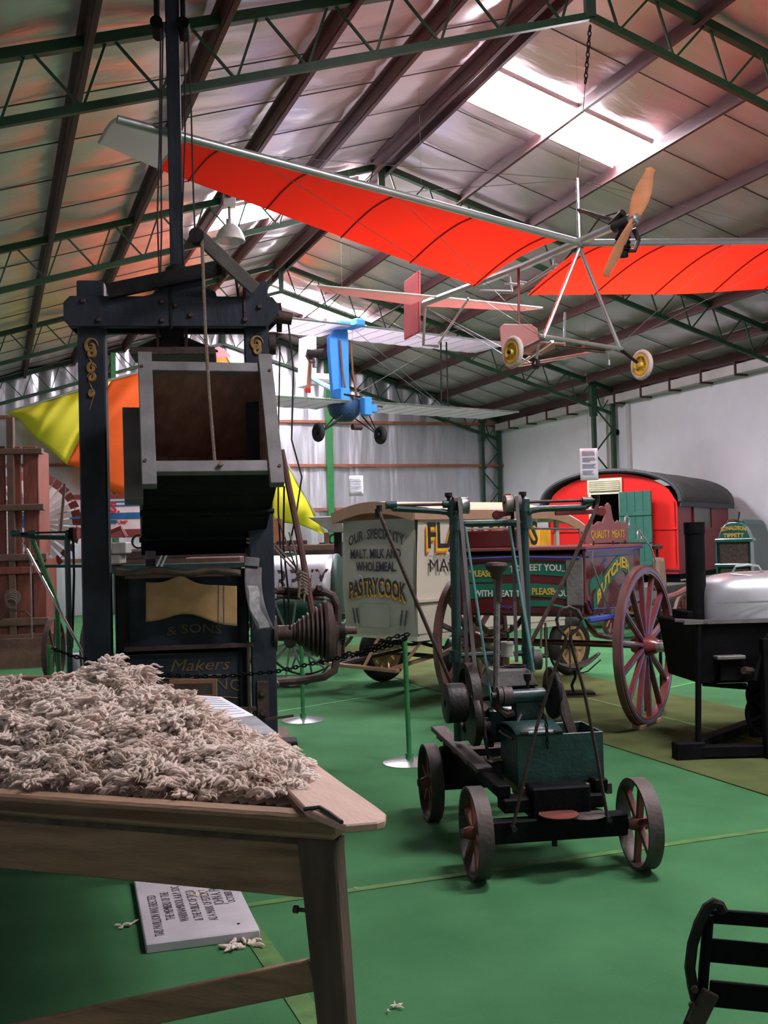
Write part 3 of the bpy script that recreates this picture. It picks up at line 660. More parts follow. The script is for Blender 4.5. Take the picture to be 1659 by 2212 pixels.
# gold lettering
def plet(t, px, py, w, size, arc=0, sh=0.0):
    u, z = PR.uz(px, py, .06); text(t, lambda x, y, h: PR.w(u + x, .058 - h, z + y), size, mat('faded_gold', (.14, .085, .03), .6, var=.5, scale=25, bump=0), press, 'gold_lettering', arc=arc, width=w, shear=sh)
plet('Makers', 430, 1448, .46, .13, sh=.3); plet('GEELONG', 430, 1497, .66, .13, arc=.03); plet('& SONS', 420, 1372, .42, .1, arc=.02)
for py in (1462, 1510):
    u, z = PR.uz(430, py, .06); B().tube([PR.w(u + d, .056, z + .012 * math.sin(d * 12)) for d in (-.3, -.2, -.1, 0, .1, .2, .3)], .003, 4).out('gold_flourish', gold, press)
# sack hanging over the bar
def sk(a, c):
    x = 315 + 197 * a; yt = 1258 - 16 * math.exp(-((a - .38) / .14) ** 2) + 8 * a; yb = 1345 - 22 * math.exp(-((a - .45) / .28) ** 2) + 8 * a
    f = .02 * math.sin(a * 9 + 1) * c
    return PR.P(x, yt + (yb - yt) * c, -.05 - .05 * c - f)
sack = B().grid(sk, 30, 12).out('hessian_sack', hess, smooth=True, solid=.006, label='tan hessian sack with two dark stripes hung over the press', cat='sack')
for a0 in (.79, .85): B().grid(lambda a, c, a0=a0: sk(a0 + .01 * a, c) - PR.v * .006, 1, 12).out('woven_stripe', stripe, sack)
def sk2(a, c): return PR.P(250 + 270 * a, 1228 + 14 * c + 3 * math.sin(a * 14), .0 - .03 * math.sin(c * 3.1))
B().grid(sk2, 24, 4).out('rolled_sack', mat('dusty_sack', (.17, .12, .09), .95, var=.4, scale=8, bump=.5), smooth=True, solid=.01, label='dusty brown rolled sacking lying along the press rim', cat='sack')
# curled torn sheet
def ps(a, c): return PR.P(529 + 37 * a + (c ** 2.2) * 28 - 3 * math.sin(c * 3), 1222 + 142 * c + 4 * a - 9 * a * c, -.02 - .1 * math.sin(c * 2.2))
sh_ = B().grid(ps, 8, 16).out('torn_sheet', paperg, smooth=True, solid=.003, label='curled torn grey paper sheet pinned to the press post', cat='sheet')
B().grid(lambda a, c: ps(.15 + .6 * a + .08 * math.sin(c * 9), .3 + .66 * c) - PR.v * .005, 5, 12).out('bare_patch', mat('bare_paper', (.42, .41, .42), .8, var=.4, scale=20, bump=0), sh_, smooth=True)
# casting bracket with spiral cone drum
def loop(pix, r, name, m, v=.1):
    return B().tube([PR.P(x, y, v) for x, y in pix], r, 8).out(name, m, press, smooth=True)
loop([(590, 1274), (640, 1276), (700, 1278), (718, 1286), (730, 1310), (729, 1360), (728, 1420), (722, 1448), (700, 1462), (650, 1470), (598, 1474)], .032, 'drum_bracket', rust)
loop([(598, 1288), (700, 1292)], .02, 'drum_bracket', rust)
prof = [(0, 0), (.045, 0)]; 
a0 = PR.P(592, 1368, .1); a1 = PR.P(735, 1368, .1); LL = (a1 - a0).length
B().lathe(a0, PR.u, [(0, .0), (.14, 0), (.14, .02), (.062, .03), (.062, LL * .3), (0, LL * .3)], 20).out('drum_shaft', rust, press, smooth=True)
for k in range(8):
    t = k / 7; r = .075 + .165 * t ** .85; x0 = LL * (.29 + .065 * k)
    B().lathe(a0, PR.u, [(r * .8, x0 - .012), (r * .86, x0), (r, x0 + .006), (r, x0 + .02), (r * .86, x0 + .03), (r * .9, x0 + .045)], 26).out('spiral_groove', rust, press, smooth=True)
B().lathe(a0, PR.u, [(.24, LL * .75), (.25, LL * .8), (.22, LL * .88), (.1, LL * .93), (.05, LL), (0, LL)], 26).out('cone_end', rust, press, smooth=True)
B().cyl(a0 + PR.u * LL * .9, a0 + PR.u * (LL + .13), .03).out('drum_axle', rust, press, smooth=True)
B().ring(a0 + PR.u * (LL + .0), PR.u, .03, .07, .07, 16).out('bearing', iron, press, smooth=True)
for (x, y) in ((594, 1275), (690, 1270), (596, 1478)):
    p = PR.P(x, y, .05); B().lathe(p, -PR.v, [(.03, -.05), (.03, .02), (.02, .04), (0, .04)], 10).out('bolt_head', rust, press, smooth=True)
# long handle and lashings
ptube('lever_handle', [(608, 972, .1), (632, 1090, .06), (650, 1180, .04), (676, 1330, .04)], .026, mat('handle_brown', (.13, .055, .05), .6, var=.3, bump=.1))
for i in range(7): ptube('lashing', [(640 + i * 1.5, 1240 + i * 7, .0), (652 + i, 1236 + i * 7, -.03), (664, 1242 + i * 7, .0)], .011, rope)
ptube('lashing', [(648, 1250, -.02), (645, 1290, -.02), (656, 1300, -.02), (660, 1262, -.02)], .012, rope)
for pix in ([(532, 1164, .0), (590, 1172, .05), (650, 1235, .02)], [(532, 1172, .0), (588, 1180, .05), (646, 1242, .02)], [(600, 1120, .1), (622, 1180, .06), (648, 1250, .02)], [(625, 1150, .05), (640, 1200, .0), (645, 1245, .0)]): ptube('rope', pix, .008, rope)

# ================================================================ BARRIER POSTS AND CHAIN
def stanchion(px, py, h, lab, tilt=0.0, base=True):
    p = atz(px, py); t = thing('barrier_post', lab, 'barrier post', p, 'green chain barrier posts')
    B().cyl(p + V((0, 0, .01)), p + V((tilt, 0, h)), .019, seg=12).out('pole', greenb, t, smooth=True)
    B().lathe(p, (0, 0, 1), [(.0, 0), (.2, 0), (.2, .008), (.12, .024), (.04, .034), (0, .036)], 30).out('base_disc', bright, t, smooth=True)
    B().cyl(p + V((0, 0, .03)), p + V((0, 0, .075)), .03, seg=12).out('collar', greenb, t, smooth=True)
    return p + V((tilt, 0, h))
s1 = stanchion(885, 1648, .93, 'green barrier post on a silver disc, right of the wool board', -.015)
s2 = stanchion(655, 1557, .85, 'green barrier post on a silver disc beneath the cone drum', 0)
_p3 = EYEV + ray(112, 1400) * 7.7
s3 = stanchion(*[112, 1185 + 1.65 * 2304 / 7.7], .95, 'green barrier post whose foot is hidden behind the wool heap', 0)
b = chain(B(), sag(s2 - V((0, 0, .02)), s1 - V((0, 0, .03)), -.01, 10), .03, .0055)
cp = [atd(x, y, d) for x, y, d in ((112, 1400, 7.7), (160, 1418, 7.6), (250, 1438, 7.6), (340, 1458, 7.5), (470, 1462, 7.5), (600, 1450, 7.55), (690, 1430, 7.5), (760, 1415, 7.4), (868, 1383, 7.3), (884, 1376, 7.3))]
bb = chain(B(), cp, .032, .006)
bb.out('barrier_chain', blacki, label='long black chain sagging across the front of the wool press', cat='chain', kind='thing')
for k, pp in enumerate(([(760, 1420, 7.4), (800, 1398, 7.35), (850, 1376, 7.3), (884, 1370, 7.3)], [(740, 1412, 7.45), (790, 1410, 7.4), (840, 1396, 7.33), (884, 1376, 7.3)])):
    chain(B(), [atd(*q_) for q_ in pp], .032, .006).out('spare_chain', blacki, label=['black chain doubled up beside the tall barrier post, upper strand', 'black chain doubled up beside the tall barrier post, lower strand'][k], cat='chain')

# ================================================================ SHEARING ENGINE ON FOUR WHEELS
EG = Frame(2.205, 4.747, -11.4)
eng = thing('shearing_engine', 'portable green shearing engine on four small iron wheels with overhead stand', 'engine', EG.w(.39, .56, 0))
def eb(name, x0, y0, x1, y1, v0, v1, m, bev=.004, label=None):
    u0, zt = EG.uz(x0, y0, v0); u1, zb = EG.uz(x1, y1, v0); return B().box(EG, u0, u1, v0, v1, zb, zt).out(name, m, eng, bev=bev, label=label)
def et(name, pix, r, m, seg=8): return B().tube([EG.P(x, y, v) for x, y, v in pix], r, seg).out(name, m, eng, smooth=True)
for (u, v, sg) in ((-.02, 0, -1), (.80, -.03, 1), (-.02, 1.12, -1), (.80, 1.12, 1)):
    wheel(EG.w(u, v, .221), EG.u * sg, .22, .075, eng, n=6, sp=.028, hub=.034, hubw=.12, rt=.014, cap=(1, rust, .02))
B().box(EG, .04, .74, -.04, .04, .165, .275).out('axle_beam', blacki, eng, bev=.008); B().box(EG, .04, .74, 1.06, 1.16, .22, .42).out('axle_beam', blacki, eng, bev=.008)
for v in (0, 1.12): B().cyl(EG.w(-.07, v, .221), EG.w(.86, v, .221), .016).out('axle_rod', iron, eng, smooth=True)
u0, z0 = EG.uz(1085, 1748, .02); u1, z1 = EG.uz(1305, 1722, .02)
B().box(EG, u0, u1, .0, .12, .3, .37).out('bolster', blacki, eng, bev=.01)
B().box(EG, .26, .56, -.02, .14, .26, .42).out('turntable_block', blacki, eng, bev=.01)
p = EG.P(1207, 1762, -.07); B().lathe(p + V((0, 0, -.01)), (0, 0, 1), [(0, 0), (.04, 0), (.095, .014), (.097, .02), (0, .024)], 24).out('turntable_disc', wheelred, eng, smooth=True)
u, z = EG.uz(1285, 1755, -.04); B().lathe(EG.w(u - .04, .0, .275), (0, 0, 1), [(0, 0), (.11, 0), (.1, .012), (0, .016)], 18).out('wear_plate', tread, eng, smooth=True)
for x, y in ((1120, 1795), (1160, 1800), (1235, 1793)): 
    u, z = EG.uz(x, y, -.03); B().cyl(EG.w(u, -.01, z + .03), EG.w(u, -.01, z - .01), .014, seg=8).out('bolt', iron, eng)
u, z = EG.uz(1200, 1800, -.02); B().cyl(EG.w(u, 0, .17), EG.w(u, 0, .13), .014, seg=8).out('king_pin', iron, eng)
# chassis rails and deck
for u in (.13, .63): B().box(EG, u - .035, u + .035, .02, 1.3, .375, .435).out('chassis_rail', blacki, eng, bev=.006)
for v in (.5, .8, 1.2): B().box(EG, .06, .72, v, v + .12, .435, .46).out('deck_board', rust, eng, bev=.004)
eb('tail_box', 958, 1640, 1078, 1700, 1.02, 1.06, blacki)
B().beam(EG.w(.07, 1.3, .5), EG.w(.12, .35, .44), .09, .03).out('side_plank', tread, eng, bev=.004)
def sh_fn(a, c): return EG.w(.16 + .2 * a, .38 + .16 * c, .47 + .012 * math.sin(a * 7) * math.cos(c * 5))
B().grid(sh_fn, 8, 6).out('folded_cloth', mat('dusty_cloth', (.3, .24, .18), .9, bump=.3), eng, smooth=True, solid=.01)
# green tank / tool box
u0, zt = EG.uz(1116, 1590, .1); u1, _ = EG.uz(1303, 1590, .1); zb = EG.uz(1120, 1700, .1)[1]
um = (u0 + u1) / 2 + .02; T_ = .012; vD = .42
B().box(EG, u0, u1, .1, .1 + T_, zb, zt).out('box_front', engg, eng, bev=.003); B().box(EG, u0, u1, vD - T_, vD, zb, zt).out('box_back', engg, eng, bev=.003)
B().box(EG, u0, u0 + T_, .1 + T_, vD - T_, zb, zt).out('box_end', engg, eng); B().box(EG, u1 - T_, u1, .1 + T_, vD - T_, zb, zt).out('box_end', engg, eng); B().box(EG, u0, u1, .1, vD, zb, zb + .015).out('box_bottom', engg, eng)
B().grid(lambda a, c: EG.w(u0 - .005 + (um - u0) * a, .095 + (vD - .09) * c, zt + .003 + .03 * math.sin(math.pi * c) ** .6), 4, 10).out('box_lid', engg, eng, smooth=True, solid=.01)
B().box(EG, um + .01, u1 - .02, .12, vD - .02, zb + .1, zb + .14).out('box_contents', tread, eng)
for du in (.02, um - u0 - .05): B().cyl(EG.w(u0 + du, .1, zt + .012), EG.w(u0 + du + .04, .1, zt + .012), .01, seg=8).out('hinge', engt, eng)
B().tube([EG.w(u0 - .012, .13, zt - .02), EG.w(u0 - .03, .2, zt - .015), EG.w(u0 - .03, .32, zt - .015), EG.w(u0 - .012, .38, zt - .02)], .006, 6).out('box_handle', engt, eng, smooth=True)
B().box(EG, u0 + .01, u1 - .0, .08, vD, zb - .045, zb).out('box_bearer', mat('raw_tan_plank', (.26, .14, .08), .7, var=.3, bump=.2), eng, bev=.004)
B().box(EG, u0 + .05, u1 - .04, .1, .4, zb - .1, zb - .045).out('box_bearer', rust, eng, bev=.004)
B().box(EG, u1 - .01, u1 + .02, .05, .08, zb - .05, zb + .0).out('bracket', rust, eng)
# folded A shaped drawbar with eye
Ld = [(1108, 1785), (1160, 1568), (1200, 1440), (1222, 1388), (1222, 1374), (1207, 1358), (1202, 1338), (1212, 1318), (1229, 1311), (1246, 1318), (1257, 1336), (1250, 1356), (1233, 1372), (1233, 1388), (1262, 1493), (1286, 1614), (1304, 1719), (1312, 1765)]
et('drawbar', [(x, y, -.06) for x, y in Ld], .0085, rust)
for x, y in ((1108, 1788), (1313, 1768)): u, z = EG.uz(x, y, -.06); B().cyl(EG.w(u, -.09, z), EG.w(u, .0, z), .014, seg=10).out('drawbar_pin', engt, eng)
et('hook_rod', [(1233, 1320, -.06), (1230, 1390, -.05), (1232, 1450, 0)], .004, rope); 
chain(B(), [EG.P(1165, 1520, .04), EG.P(1180, 1560, .06), EG.P(1183, 1620, .08)], .022, .004).out('chain', iron, eng)
# overhead stand
SV = .85
def post(px, y0, y1): return et('stand_post', [(px, y0, SV), (px + (y1 - y0) * .022, y1, SV)], .027, engg, 10)
post(980, 1104, 1600); post(1131, 1100, 1600)
et('stand_bar', [(984, 1132, SV), (1138, 1128, SV)], .02, engg); et('stand_bar', [(982, 1417, SV), (1142, 1410, SV)], .017, engg)
for x, y in ((984, 1132), (1136, 1128), (984, 1417), (1140, 1410), (980, 1095), (1131, 1092)): p = EG.P(x, y, SV); B().cyl(p - V((0, 0, .035)), p + V((0, 0, .035)), .036, seg=12).out('collar', engg, eng, smooth=True)
et('stand_arm', [(978, 1118, SV), (968, 1107, SV), (948, 1104, SV), (850, 1098, SV), (838, 1086, SV)], .018, engg); et('stand_arm', [(1136, 1115, SV), (1148, 1103, SV), (1170, 1099, SV), (1262, 1096, SV), (1276, 1086, SV)], .018, engg)
et('drive_shaft', [(838, 1092, SV), (1010, 1088, SV)], .009, rust); et('drive_shaft', [(1088, 1086, SV), (1290, 1080, SV)], .009, rust)
for x, y in ((845, 1091), (968, 1089), (1131, 1084), (1268, 1082)): p = EG.P(x, y, SV); B().cyl(p - EG.u * .03, p + EG.u * .03, .022, seg=12).out('bearing', engg, eng, smooth=True)
for x, y in ((969, 1072), (1129, 1070)): p = EG.P(x, y, SV); B().lathe(p, (0, 0, 1), [(.0, -.05), (.01, -.05), (.01, -.01), (.022, .0), (.022, .02), (0, .02)], 10).out('oil_cup', engt, eng, smooth=True)
for x, y, m1 in ((986, 1091, iron), (1003, 1092, steel), (1098, 1088, mat('pale_pulley', (.25, .2, .18), .5, .3)), (1115, 1087, belt)):
    p = EG.P(x, y, SV); B().lathe(p - EG.u * .022, EG.u, [(0, 0), (.05, 0), (.047, .008), (.047, .036), (.05, .044), (0, .044)], 20).out('pulley', m1, eng, smooth=True)
def bstrip(name, pix, w, m):
    P = [EG.P(x, y, v) for x, y, v in pix]
    return B().grid(lambda a, c: (P[min(int(c * (len(P) - 1)), len(P) - 2)].lerp(P[min(int(c * (len(P) - 1)), len(P) - 2) + 1], c * (len(P) - 1) - min(int(c * (len(P) - 1)), len(P) - 2))) + EG.u * w * (a - .5), 1, 12).out(name, m, eng, solid=.004)
bstrip('belt', [(992, 1074, SV - .05), (1000, 1160, SV - .1), (1020, 1380, SV - .2), (1030, 1480, SV - .25)], .022, belt)
bstrip('belt', [(1116, 1072, SV - .05), (1124, 1200, SV - .1), (1134, 1330, SV - .15), (1146, 1400, SV - .2)], .02, belt)
bstrip('belt', [(984, 1080, SV + .05), (1004, 1300, SV), (1010, 1470, SV - .1)], .022, mat('dark_belt', (.03, .026, .025), .8))
bstrip('belt', [(1106, 1080, SV + .05), (1112, 1300, SV), (1116, 1430, SV - .1)], .02, MATS['dark_belt'])
pale = mat('pale_green_rod', (.1, .26, .24), .35, .2)
et('stay_rod', [(1005, 1138, SV - .03), (1063, 1520, .45)], .008, pale); et('stay_rod', [(1101, 1138, SV - .03), (1153, 1450, .5)], .008, pale)
et('drop_tube', [(820, 1104, SV), (822, 1115, SV - .02), (866, 1220, SV - .05), (975, 1478, SV - .1)], .0115, rust); et('drop_tube', [(1292, 1083, SV), (1284, 1108, SV - .02), (1225, 1240, SV - .05), (1143, 1395, SV - .1)], .0115, rust)
for x, y in ((819, 1100), (816, 1108), (1290, 1078), (1287, 1090)): p = EG.P(x, y, SV); B().cyl(p - V((0, 0, .022)), p + V((0, 0, .022)), .016, seg=10).out('elbow_joint', iron, eng, smooth=True)
redm = mat('dull_red_paint', (.19, .02, .022), .4, var=.2)
def paddle(x0, y0, x1, y1, r0, r1):
    a = EG.P(x0, y0, SV + .06); b_ = EG.P(x1, y1, SV + .06); d = (b_ - a).normalized(); n = EG.v.cross(d); pts = []
    for i in range(9): t = math.pi / 2 + math.pi * i / 8; pts.append(a + d * math.cos(t) * r0 + n * math.sin(t) * r0)
    pts += [a + d * r0 * 1.4 - n * r1, b_ - n * r1, b_ + n * r1, a + d * r0 * 1.4 + n * r1]
    B().prism(pts, EG.v * .02).out('red_shifter', redm, eng, bev=.004)
paddle(1074, 1112, 1110, 1106, .028, .017); paddle(1300, 1104, 1200, 1108, .03, .015)
# engine block
ev = .5
eb('crankcase', 1050, 1530, 1168, 1600, ev, ev + .3, engg, .02)
u0, z0 = EG.uz(1056, 1488, ev); u1, z1 = EG.uz(1166, 1445, ev); 
hop = B(); uu = (u0 + .02, u1 - .02)
hop.hexa([EG.w(u0, ev, z0), EG.w(u1, ev, z0), EG.w(u1, ev + .26, z0), EG.w(u0, ev + .26, z0), EG.w(u0 + .05, ev + .04, z1), EG.w(u1 - .05, ev + .04, z1), EG.w(u1 - .05, ev + .22, z1), EG.w(u0 + .05, ev + .22, z1)]); hop.out('water_hopper', mat('hopper_brown', (.07, .062, .06), .6, var=.3, bump=.2), eng, bev=.01)
eb('cylinder_block', 1062, 1486, 1160, 1540, ev + .02, ev + .24, engg, .01)
hc = EG.P(1113, 1447, ev + .13); B().lathe(V((hc.x, hc.y, 0)) + V((0, 0, z1 - .02)), (0, 0, 1), [(.062, 0), (.062, .03), (.05, .032), (.05, .0)], 20).out('hopper_rim', iron, eng, smooth=True)
B().lathe(EG.w((u0 + u1) / 2, ev + .13, z1 + .001), (0, 0, 1), [(0, 0), (.048, 0), (.048, .004), (0, .004)], 18).out('hopper_opening', blk, eng)
p = EG.P(1095, 1440, ev + .15); q = EG.P(1095, 1345, ev + .15)
B().cyl(EG.P(1096, 1452, ev + .16), EG.P(1096, 1418, ev + .16), .012).out('lubricator_stem', brass, eng, smooth=True)
B().lathe(EG.P(1096, 1418, ev + .16), (0, 0, 1), [(0, 0), (.036, 0), (.036, .012), (.032, .012), (.032, .07), (.036, .07), (.036, .082), (0, .082)], 18).out('lubricator_glass', mat('lubricator_pale', (.42, .4, .36), .3, var=.2), eng, smooth=True)
et('lubricator_pipe', [(1098, 1385, ev + .16), (1097, 1365, ev + .16), (1104, 1362, ev + .16), (1104, 1350, ev + .16)], .008, iron)
et('exhaust_pipe', [(1074, 1250, ev - .02), (1073, 1340, ev - .02), (1072, 1500, ev - .02)], .0185, mat('scaly_grey_pipe', (.2, .185, .175), .8, .2, var=.45, scale=30, bump=.4))
et('exhaust_pipe', [(1076, 1250, ev - .02), (1076, 1300, ev - .02)], .022, rust)
p = EG.P(1073, 1250, ev - .02); B().lathe(p, (0, 0, 1), [(.0, 0), (.028, 0), (.034, .03), (.055, .05), (.062, .07), (.055, .085), (0, .09)], 20).out('exhaust_cap', rust, eng, smooth=True)
flywheel(EG.P(1014, 1515, .62), EG.u, .21, .05, eng, engt)
p = EG.P(985, 1518, .5); B().lathe(p - EG.u * .06, EG.u, [(.02, .0), (.095, .0), (.105, .006), (.105, .1), (.095, .11), (.02, .11)], 26).out('belt_pulley', engt, eng, smooth=True); B().ring(p - EG.u * .045, EG.u, .085, .106, .02, 26).out('pulley_rim', iron, eng, smooth=True)
p = EG.P(1024, 1556, .48); B().lathe(p - EG.u * .02, EG.u, [(0, 0), (.13, 0), (.135, .012), (.135, .035), (.06, .045), (0, .045)], 26).out('clutch_disc', engt, eng, smooth=True)
p = EG.P(1196, 1496, .42); B().lathe(p - EG.u * .02, EG.u, [(0, 0), (.135, 0), (.14, .008), (.135, .025), (.05, .035), (0, .035)], 30).out('flywheel', iron, eng, smooth=True)
for x, r in ((1068, .018), (1080, .046), (1091, .05), (1101, .048)):
    p = EG.P(x, 1503, .42); B().lathe(p - EG.u * .014, EG.u, [(0, 0), (r, 0), (r, .024), (0, .024)], 20).out('friction_pulley', tread, eng, smooth=True)
B().cyl(EG.P(1104, 1505, .42), EG.P(1176, 1500, .42), .036, seg=18).out('shaft_housing', engg, eng, smooth=True)
B().cyl(EG.P(1020, 1510, .55), EG.P(1200, 1500, .42), .013).out('crankshaft', engt, eng, smooth=True)
p = EG.P(1140, 1486, .42); B().lathe(p, (0, 0, 1), [(0, 0), (.009, 0), (.009, .03), (.019, .045), (.021, .075), (0, .075)], 12).out('grease_cup', engt, eng, smooth=True)
eb('bearing_pedestal', 1112, 1515, 1178, 1592, .42, .5, engg, .01)
et('exhaust_elbow', [(1072, 1500, ev - .06), (1076, 1530, ev - .08), (1092, 1545, ev - .08), (1110, 1540, ev - .08)], .022, rust)
et('fuel_pipe', [(1112, 1600, .3), (1118, 1560, .3), (1125, 1545, .35)], .01, engt); et('control_rod', [(1040, 1530, .4), (1050, 1600, .35), (1055, 1640, .35)], .008, iron); et('control_rod', [(1168, 1400, .45), (1170, 1350, .5), (1178, 1345, .5), (1182, 1480, .4)], .006, rust)
for (x, y, r) in ((1048, 1570, .05), (1056, 1600, .035), (1082, 1575, .03)): p = EG.P(x, y, .46); B().lathe(p, EG.u, [(0, -.02), (r, -.02), (r, .02), (0, .02)], 14).out('gear', engt, eng, smooth=True)
et('timing_cover', [(1190, 1470, .36), (1200, 1440, .36), (1208, 1470, .36)], .012, engt)
B().prism([EG.P(1205, 1468, .3), EG.P(1216, 1475, .3), EG.P(1251, 1596, .26), EG.P(1232, 1598, .26), EG.P(1212, 1540, .28)], EG.v * .03).out('guard_board', tread, eng, bev=.003)
B().lathe(EG.P(1148, 1425, .9), EG.u, [(0, 0), (.06, 0), (.06, .05), (0, .05)], 18).out('pulley', tread, eng, smooth=True)

# ================================================================ BAKER'S VAN
VF = Frame(4.076, 10.155, 21)
van = thing('baker_van', 'cream and grey pastrycook horse van on rubber tyres, tan roof', 'van', VF.w(1.2, .56, 0))
VW = 1.13; VL = 2.35; zf = .655; zm_ = 1.02; ze = 1.87
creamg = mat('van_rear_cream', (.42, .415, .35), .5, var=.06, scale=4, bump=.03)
def vbox(name, u0, u1, v0, v1, z0, z1, m, **k): return B().box(VF, u0, u1, v0, v1, z0, z1).out(name, m, van, **k)
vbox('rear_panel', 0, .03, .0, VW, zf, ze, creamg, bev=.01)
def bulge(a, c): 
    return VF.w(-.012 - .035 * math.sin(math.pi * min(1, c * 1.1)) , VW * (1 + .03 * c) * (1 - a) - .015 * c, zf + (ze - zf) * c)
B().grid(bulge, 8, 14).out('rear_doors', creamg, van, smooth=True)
def sbulge(a, c): return VF.w(-.01 + 1.86 * a, -.012 - .05 * c ** 1.5, zm_ + (ze - zm_) * c)
B().grid(sbulge, 8, 10).out('side_panel', cream, van, smooth=True)
vbox('side_wall', .03, 1.85, 0, .03, zf, ze, cream); vbox('side_wall', .03, 1.85, VW - .03, VW, zf, ze, cream); vbox('lower_side', 0, VL, -.012, 0, zf + .02, zm_ - .03, cream, bev=.004); vbox('front_board', VL - .03, VL, 0, VW, zf, 1.15, cream)
vbox('side_wall', 1.85, VL, 0, .03, zf, zm_ + .1, cream); vbox('floor_frame', 0, VL, 0, VW, zf - .05, zf, cream); vbox('bulkhead', 1.83, 1.86, .03, VW - .03, zf, ze - .25, mat('van_dark_inside', (.08, .07, .06), .8))
for v in (.02, VW - .06): vbox('canopy_post', VL - .08, VL - .03, v, v + .04, 1.1, ze + .02, cream)
vbox('belt_rail', -.02, 1.87, -.05, .0, zm_ - .02, zm_ + .015, cream, bev=.004)
zr = 1.93
def roof_fn(a, c):
    u = -.1 + (VL + .45) * a; v = VW + .1 - (VW + .2) * c; dz = .1 * math.sin(math.pi * c) - (.0 if a < .72 else .22 * ((a - .72) / .28) ** 2)
    return VF.w(u, v, zr + .02 + dz)
B().grid(roof_fn, 16, 12).out('roof_skin', tan, van, smooth=True, solid=.02)
for c in (0, 1):
    b = B()
    for i in range(16): 
        p, q = roof_fn(i / 16, c), roof_fn((i + 1) / 16, c); b.beam(p - V((0, 0, .05)), q - V((0, 0, .05)), .025, .1)
    b2 = B().tube([roof_fn(i / 16, c) for i in range(17)], .014, 6).out('roof_moulding', cream, van, smooth=True)
    b.out('roof_edge', tan, van)
b = B()
for i in range(12): b.beam(roof_fn(0, i / 12) - V((0, 0, .05)), roof_fn(0, (i + 1) / 12) - V((0, 0, .05)), .025, .12)
b.out('roof_edge', tan, van)
def rear(t, v0, z0, w, size, m, off=0.0, arc=0, name='lettering', dx=0, dy=0, bold=.0, align='CENTER'):
    text(t, lambda x, y, h: VF.w(-.052 - off - h, v0 - x - dx, z0 + y + dy), size, m, van, name, arc=arc, width=w, bold=bold, align=align)
vc = VW / 2
rear('OUR  SPECIALITY', vc, 1.59, .9, .15, letb, arc=.08, bold=.003); rear('MALT. MILK AND', vc + .01, 1.46, .82, .14, letb, bold=.003); rear('WHOLEMEAL.', vc, 1.325, .66, .135, letb, bold=.003)
for dx, dy, m, of in ((-.014, -.03, leto, 0), (-.008, -.02, lety, .001), (0, 0, letb, .0025)): rear('PASTRYCOOK', vc, 1.02 + dy, .92, .25, m, off=of, arc=.06, dx=-dx * -1, bold=.006)
def side(t, u0, z0, w, size, m, off=0.0, arc=0, dx=0, dy=0, bold=0.0, al='LEFT', name='lettering'):
    text(t, lambda x, y, h: VF.w(u0 + x + dx, -.064 - off - h, z0 + y + dy), size, m, van, name, arc=None, width=w, bold=bold, align=al)
for dx, dy, m, of in ((-.03, -.05, leto, 0), (-.018, -.032, lety, .001), (0, 0, letb, .003)): side("FLANAGAN'S", .1, 1.56, 1.72, .37, m, off=of, dx=dx, dy=dy, bold=.007)
side('MANUFACTURERS', .12, 1.31, 1.6, .19, letb); side('YAMBUK', .45, 1.15, .5, .12, letb)
side('~ Established ~', .12, 1.45, .6, .08, mat('faded_scroll', (.35, .3, .22), .6))
def wheat(fn, m=letb):
    b = B()
    for k in range(9):
        b.beam(fn(.0 + k * .004, .0 + k * .018), fn(.018 + k * .004, .014 + k * .018), .005); b.beam(fn(.0 + k * .004, .0 + k * .018), fn(-.012 + k * .004, .018 + k * .018), .005)
    b.beam(fn(-.01, -.05), fn(.035, .17), .003); b.out('wheat_ear', m, van)
for v in (.93, .87, .2, .13): wheat(lambda x, y, v=v: VF.w(-.052, v - x * (1 if v < .5 else -1), .76 + y))
for u in (.26, .33): wheat(lambda x, y, u=u: VF.w(u + x, -.015, .78 + y))
def outline(fn, w, h, r=.05, name='painted_line', m=mat('fine_line', (.14, .13, .1), .6)):
    pts = []
    for cx, cy, a0 in ((w - r, h - r, 0), (r, h - r, 1), (r, r, 2), (w - r, r, 3)):
        for k in range(4): a = (a0 + k / 3) * math.pi / 2; pts.append(fn(cx + r * math.cos(a), cy + r * math.sin(a)))
    B().tube(pts, .002, 4, closed=True).out(name, m, van)
outline(lambda x, y: VF.w(-.05, .86 - x, .72 + y), .5, .26); outline(lambda x, y: VF.w(-.014, 0, 0) + VF.u * (.08 + x) + V((0, 0, .7 + y)) - VF.v * 0 , .42, .27)
B().beam(VF.w(-.056, .34, .74), VF.w(-.056, .34, .88), .015, .012).out('door_handle', bright, van)
B().tube([VF.w(-.05, .8, 1.27), VF.w(-.08, .8, 1.27), VF.w(-.08, .76, 1.27), VF.w(-.07, .76, 1.2)], .008, 6).out('door_handle', bright, van, smooth=True)
B().beam(VF.w(-.05, .34, 1.63), VF.w(-.05, .34, 1.68), .012, .012).out('door_catch', bright, van)
def tyrew(u, v, nm='wheel', rr=.35): wheel(VF.w(u, v, rr), VF.v * -1, rr, .15, van, rim=rubber, spoke=ochre, hubm=ochre, n=10, sp=.05, hub=.08, hubw=.2, tyre=.07, cap=(1, ochre, .03))
pa = V((.938 * -.05 + .346 * 12.5, -.346 * -.05 + .938 * 12.5, 0)); pc = V((.938 * .84 + .346 * 11.4, -.346 * .84 + .938 * 11.4, 0)); pb2 = V((.938 * 2.15 + .346 * 12.65, -.346 * 2.15 + .938 * 12.65, 0))
for p in (pa, pc, pb2, pa + (pb2 - pc)):
    u, v, _ = VF.L(p); tyrew(u, v)
for u in (.75, 2.4): B().cyl(VF.w(u, .0, .35), VF.w(u, 1.35, .35), .025).out('axle', rust, van, smooth=True)
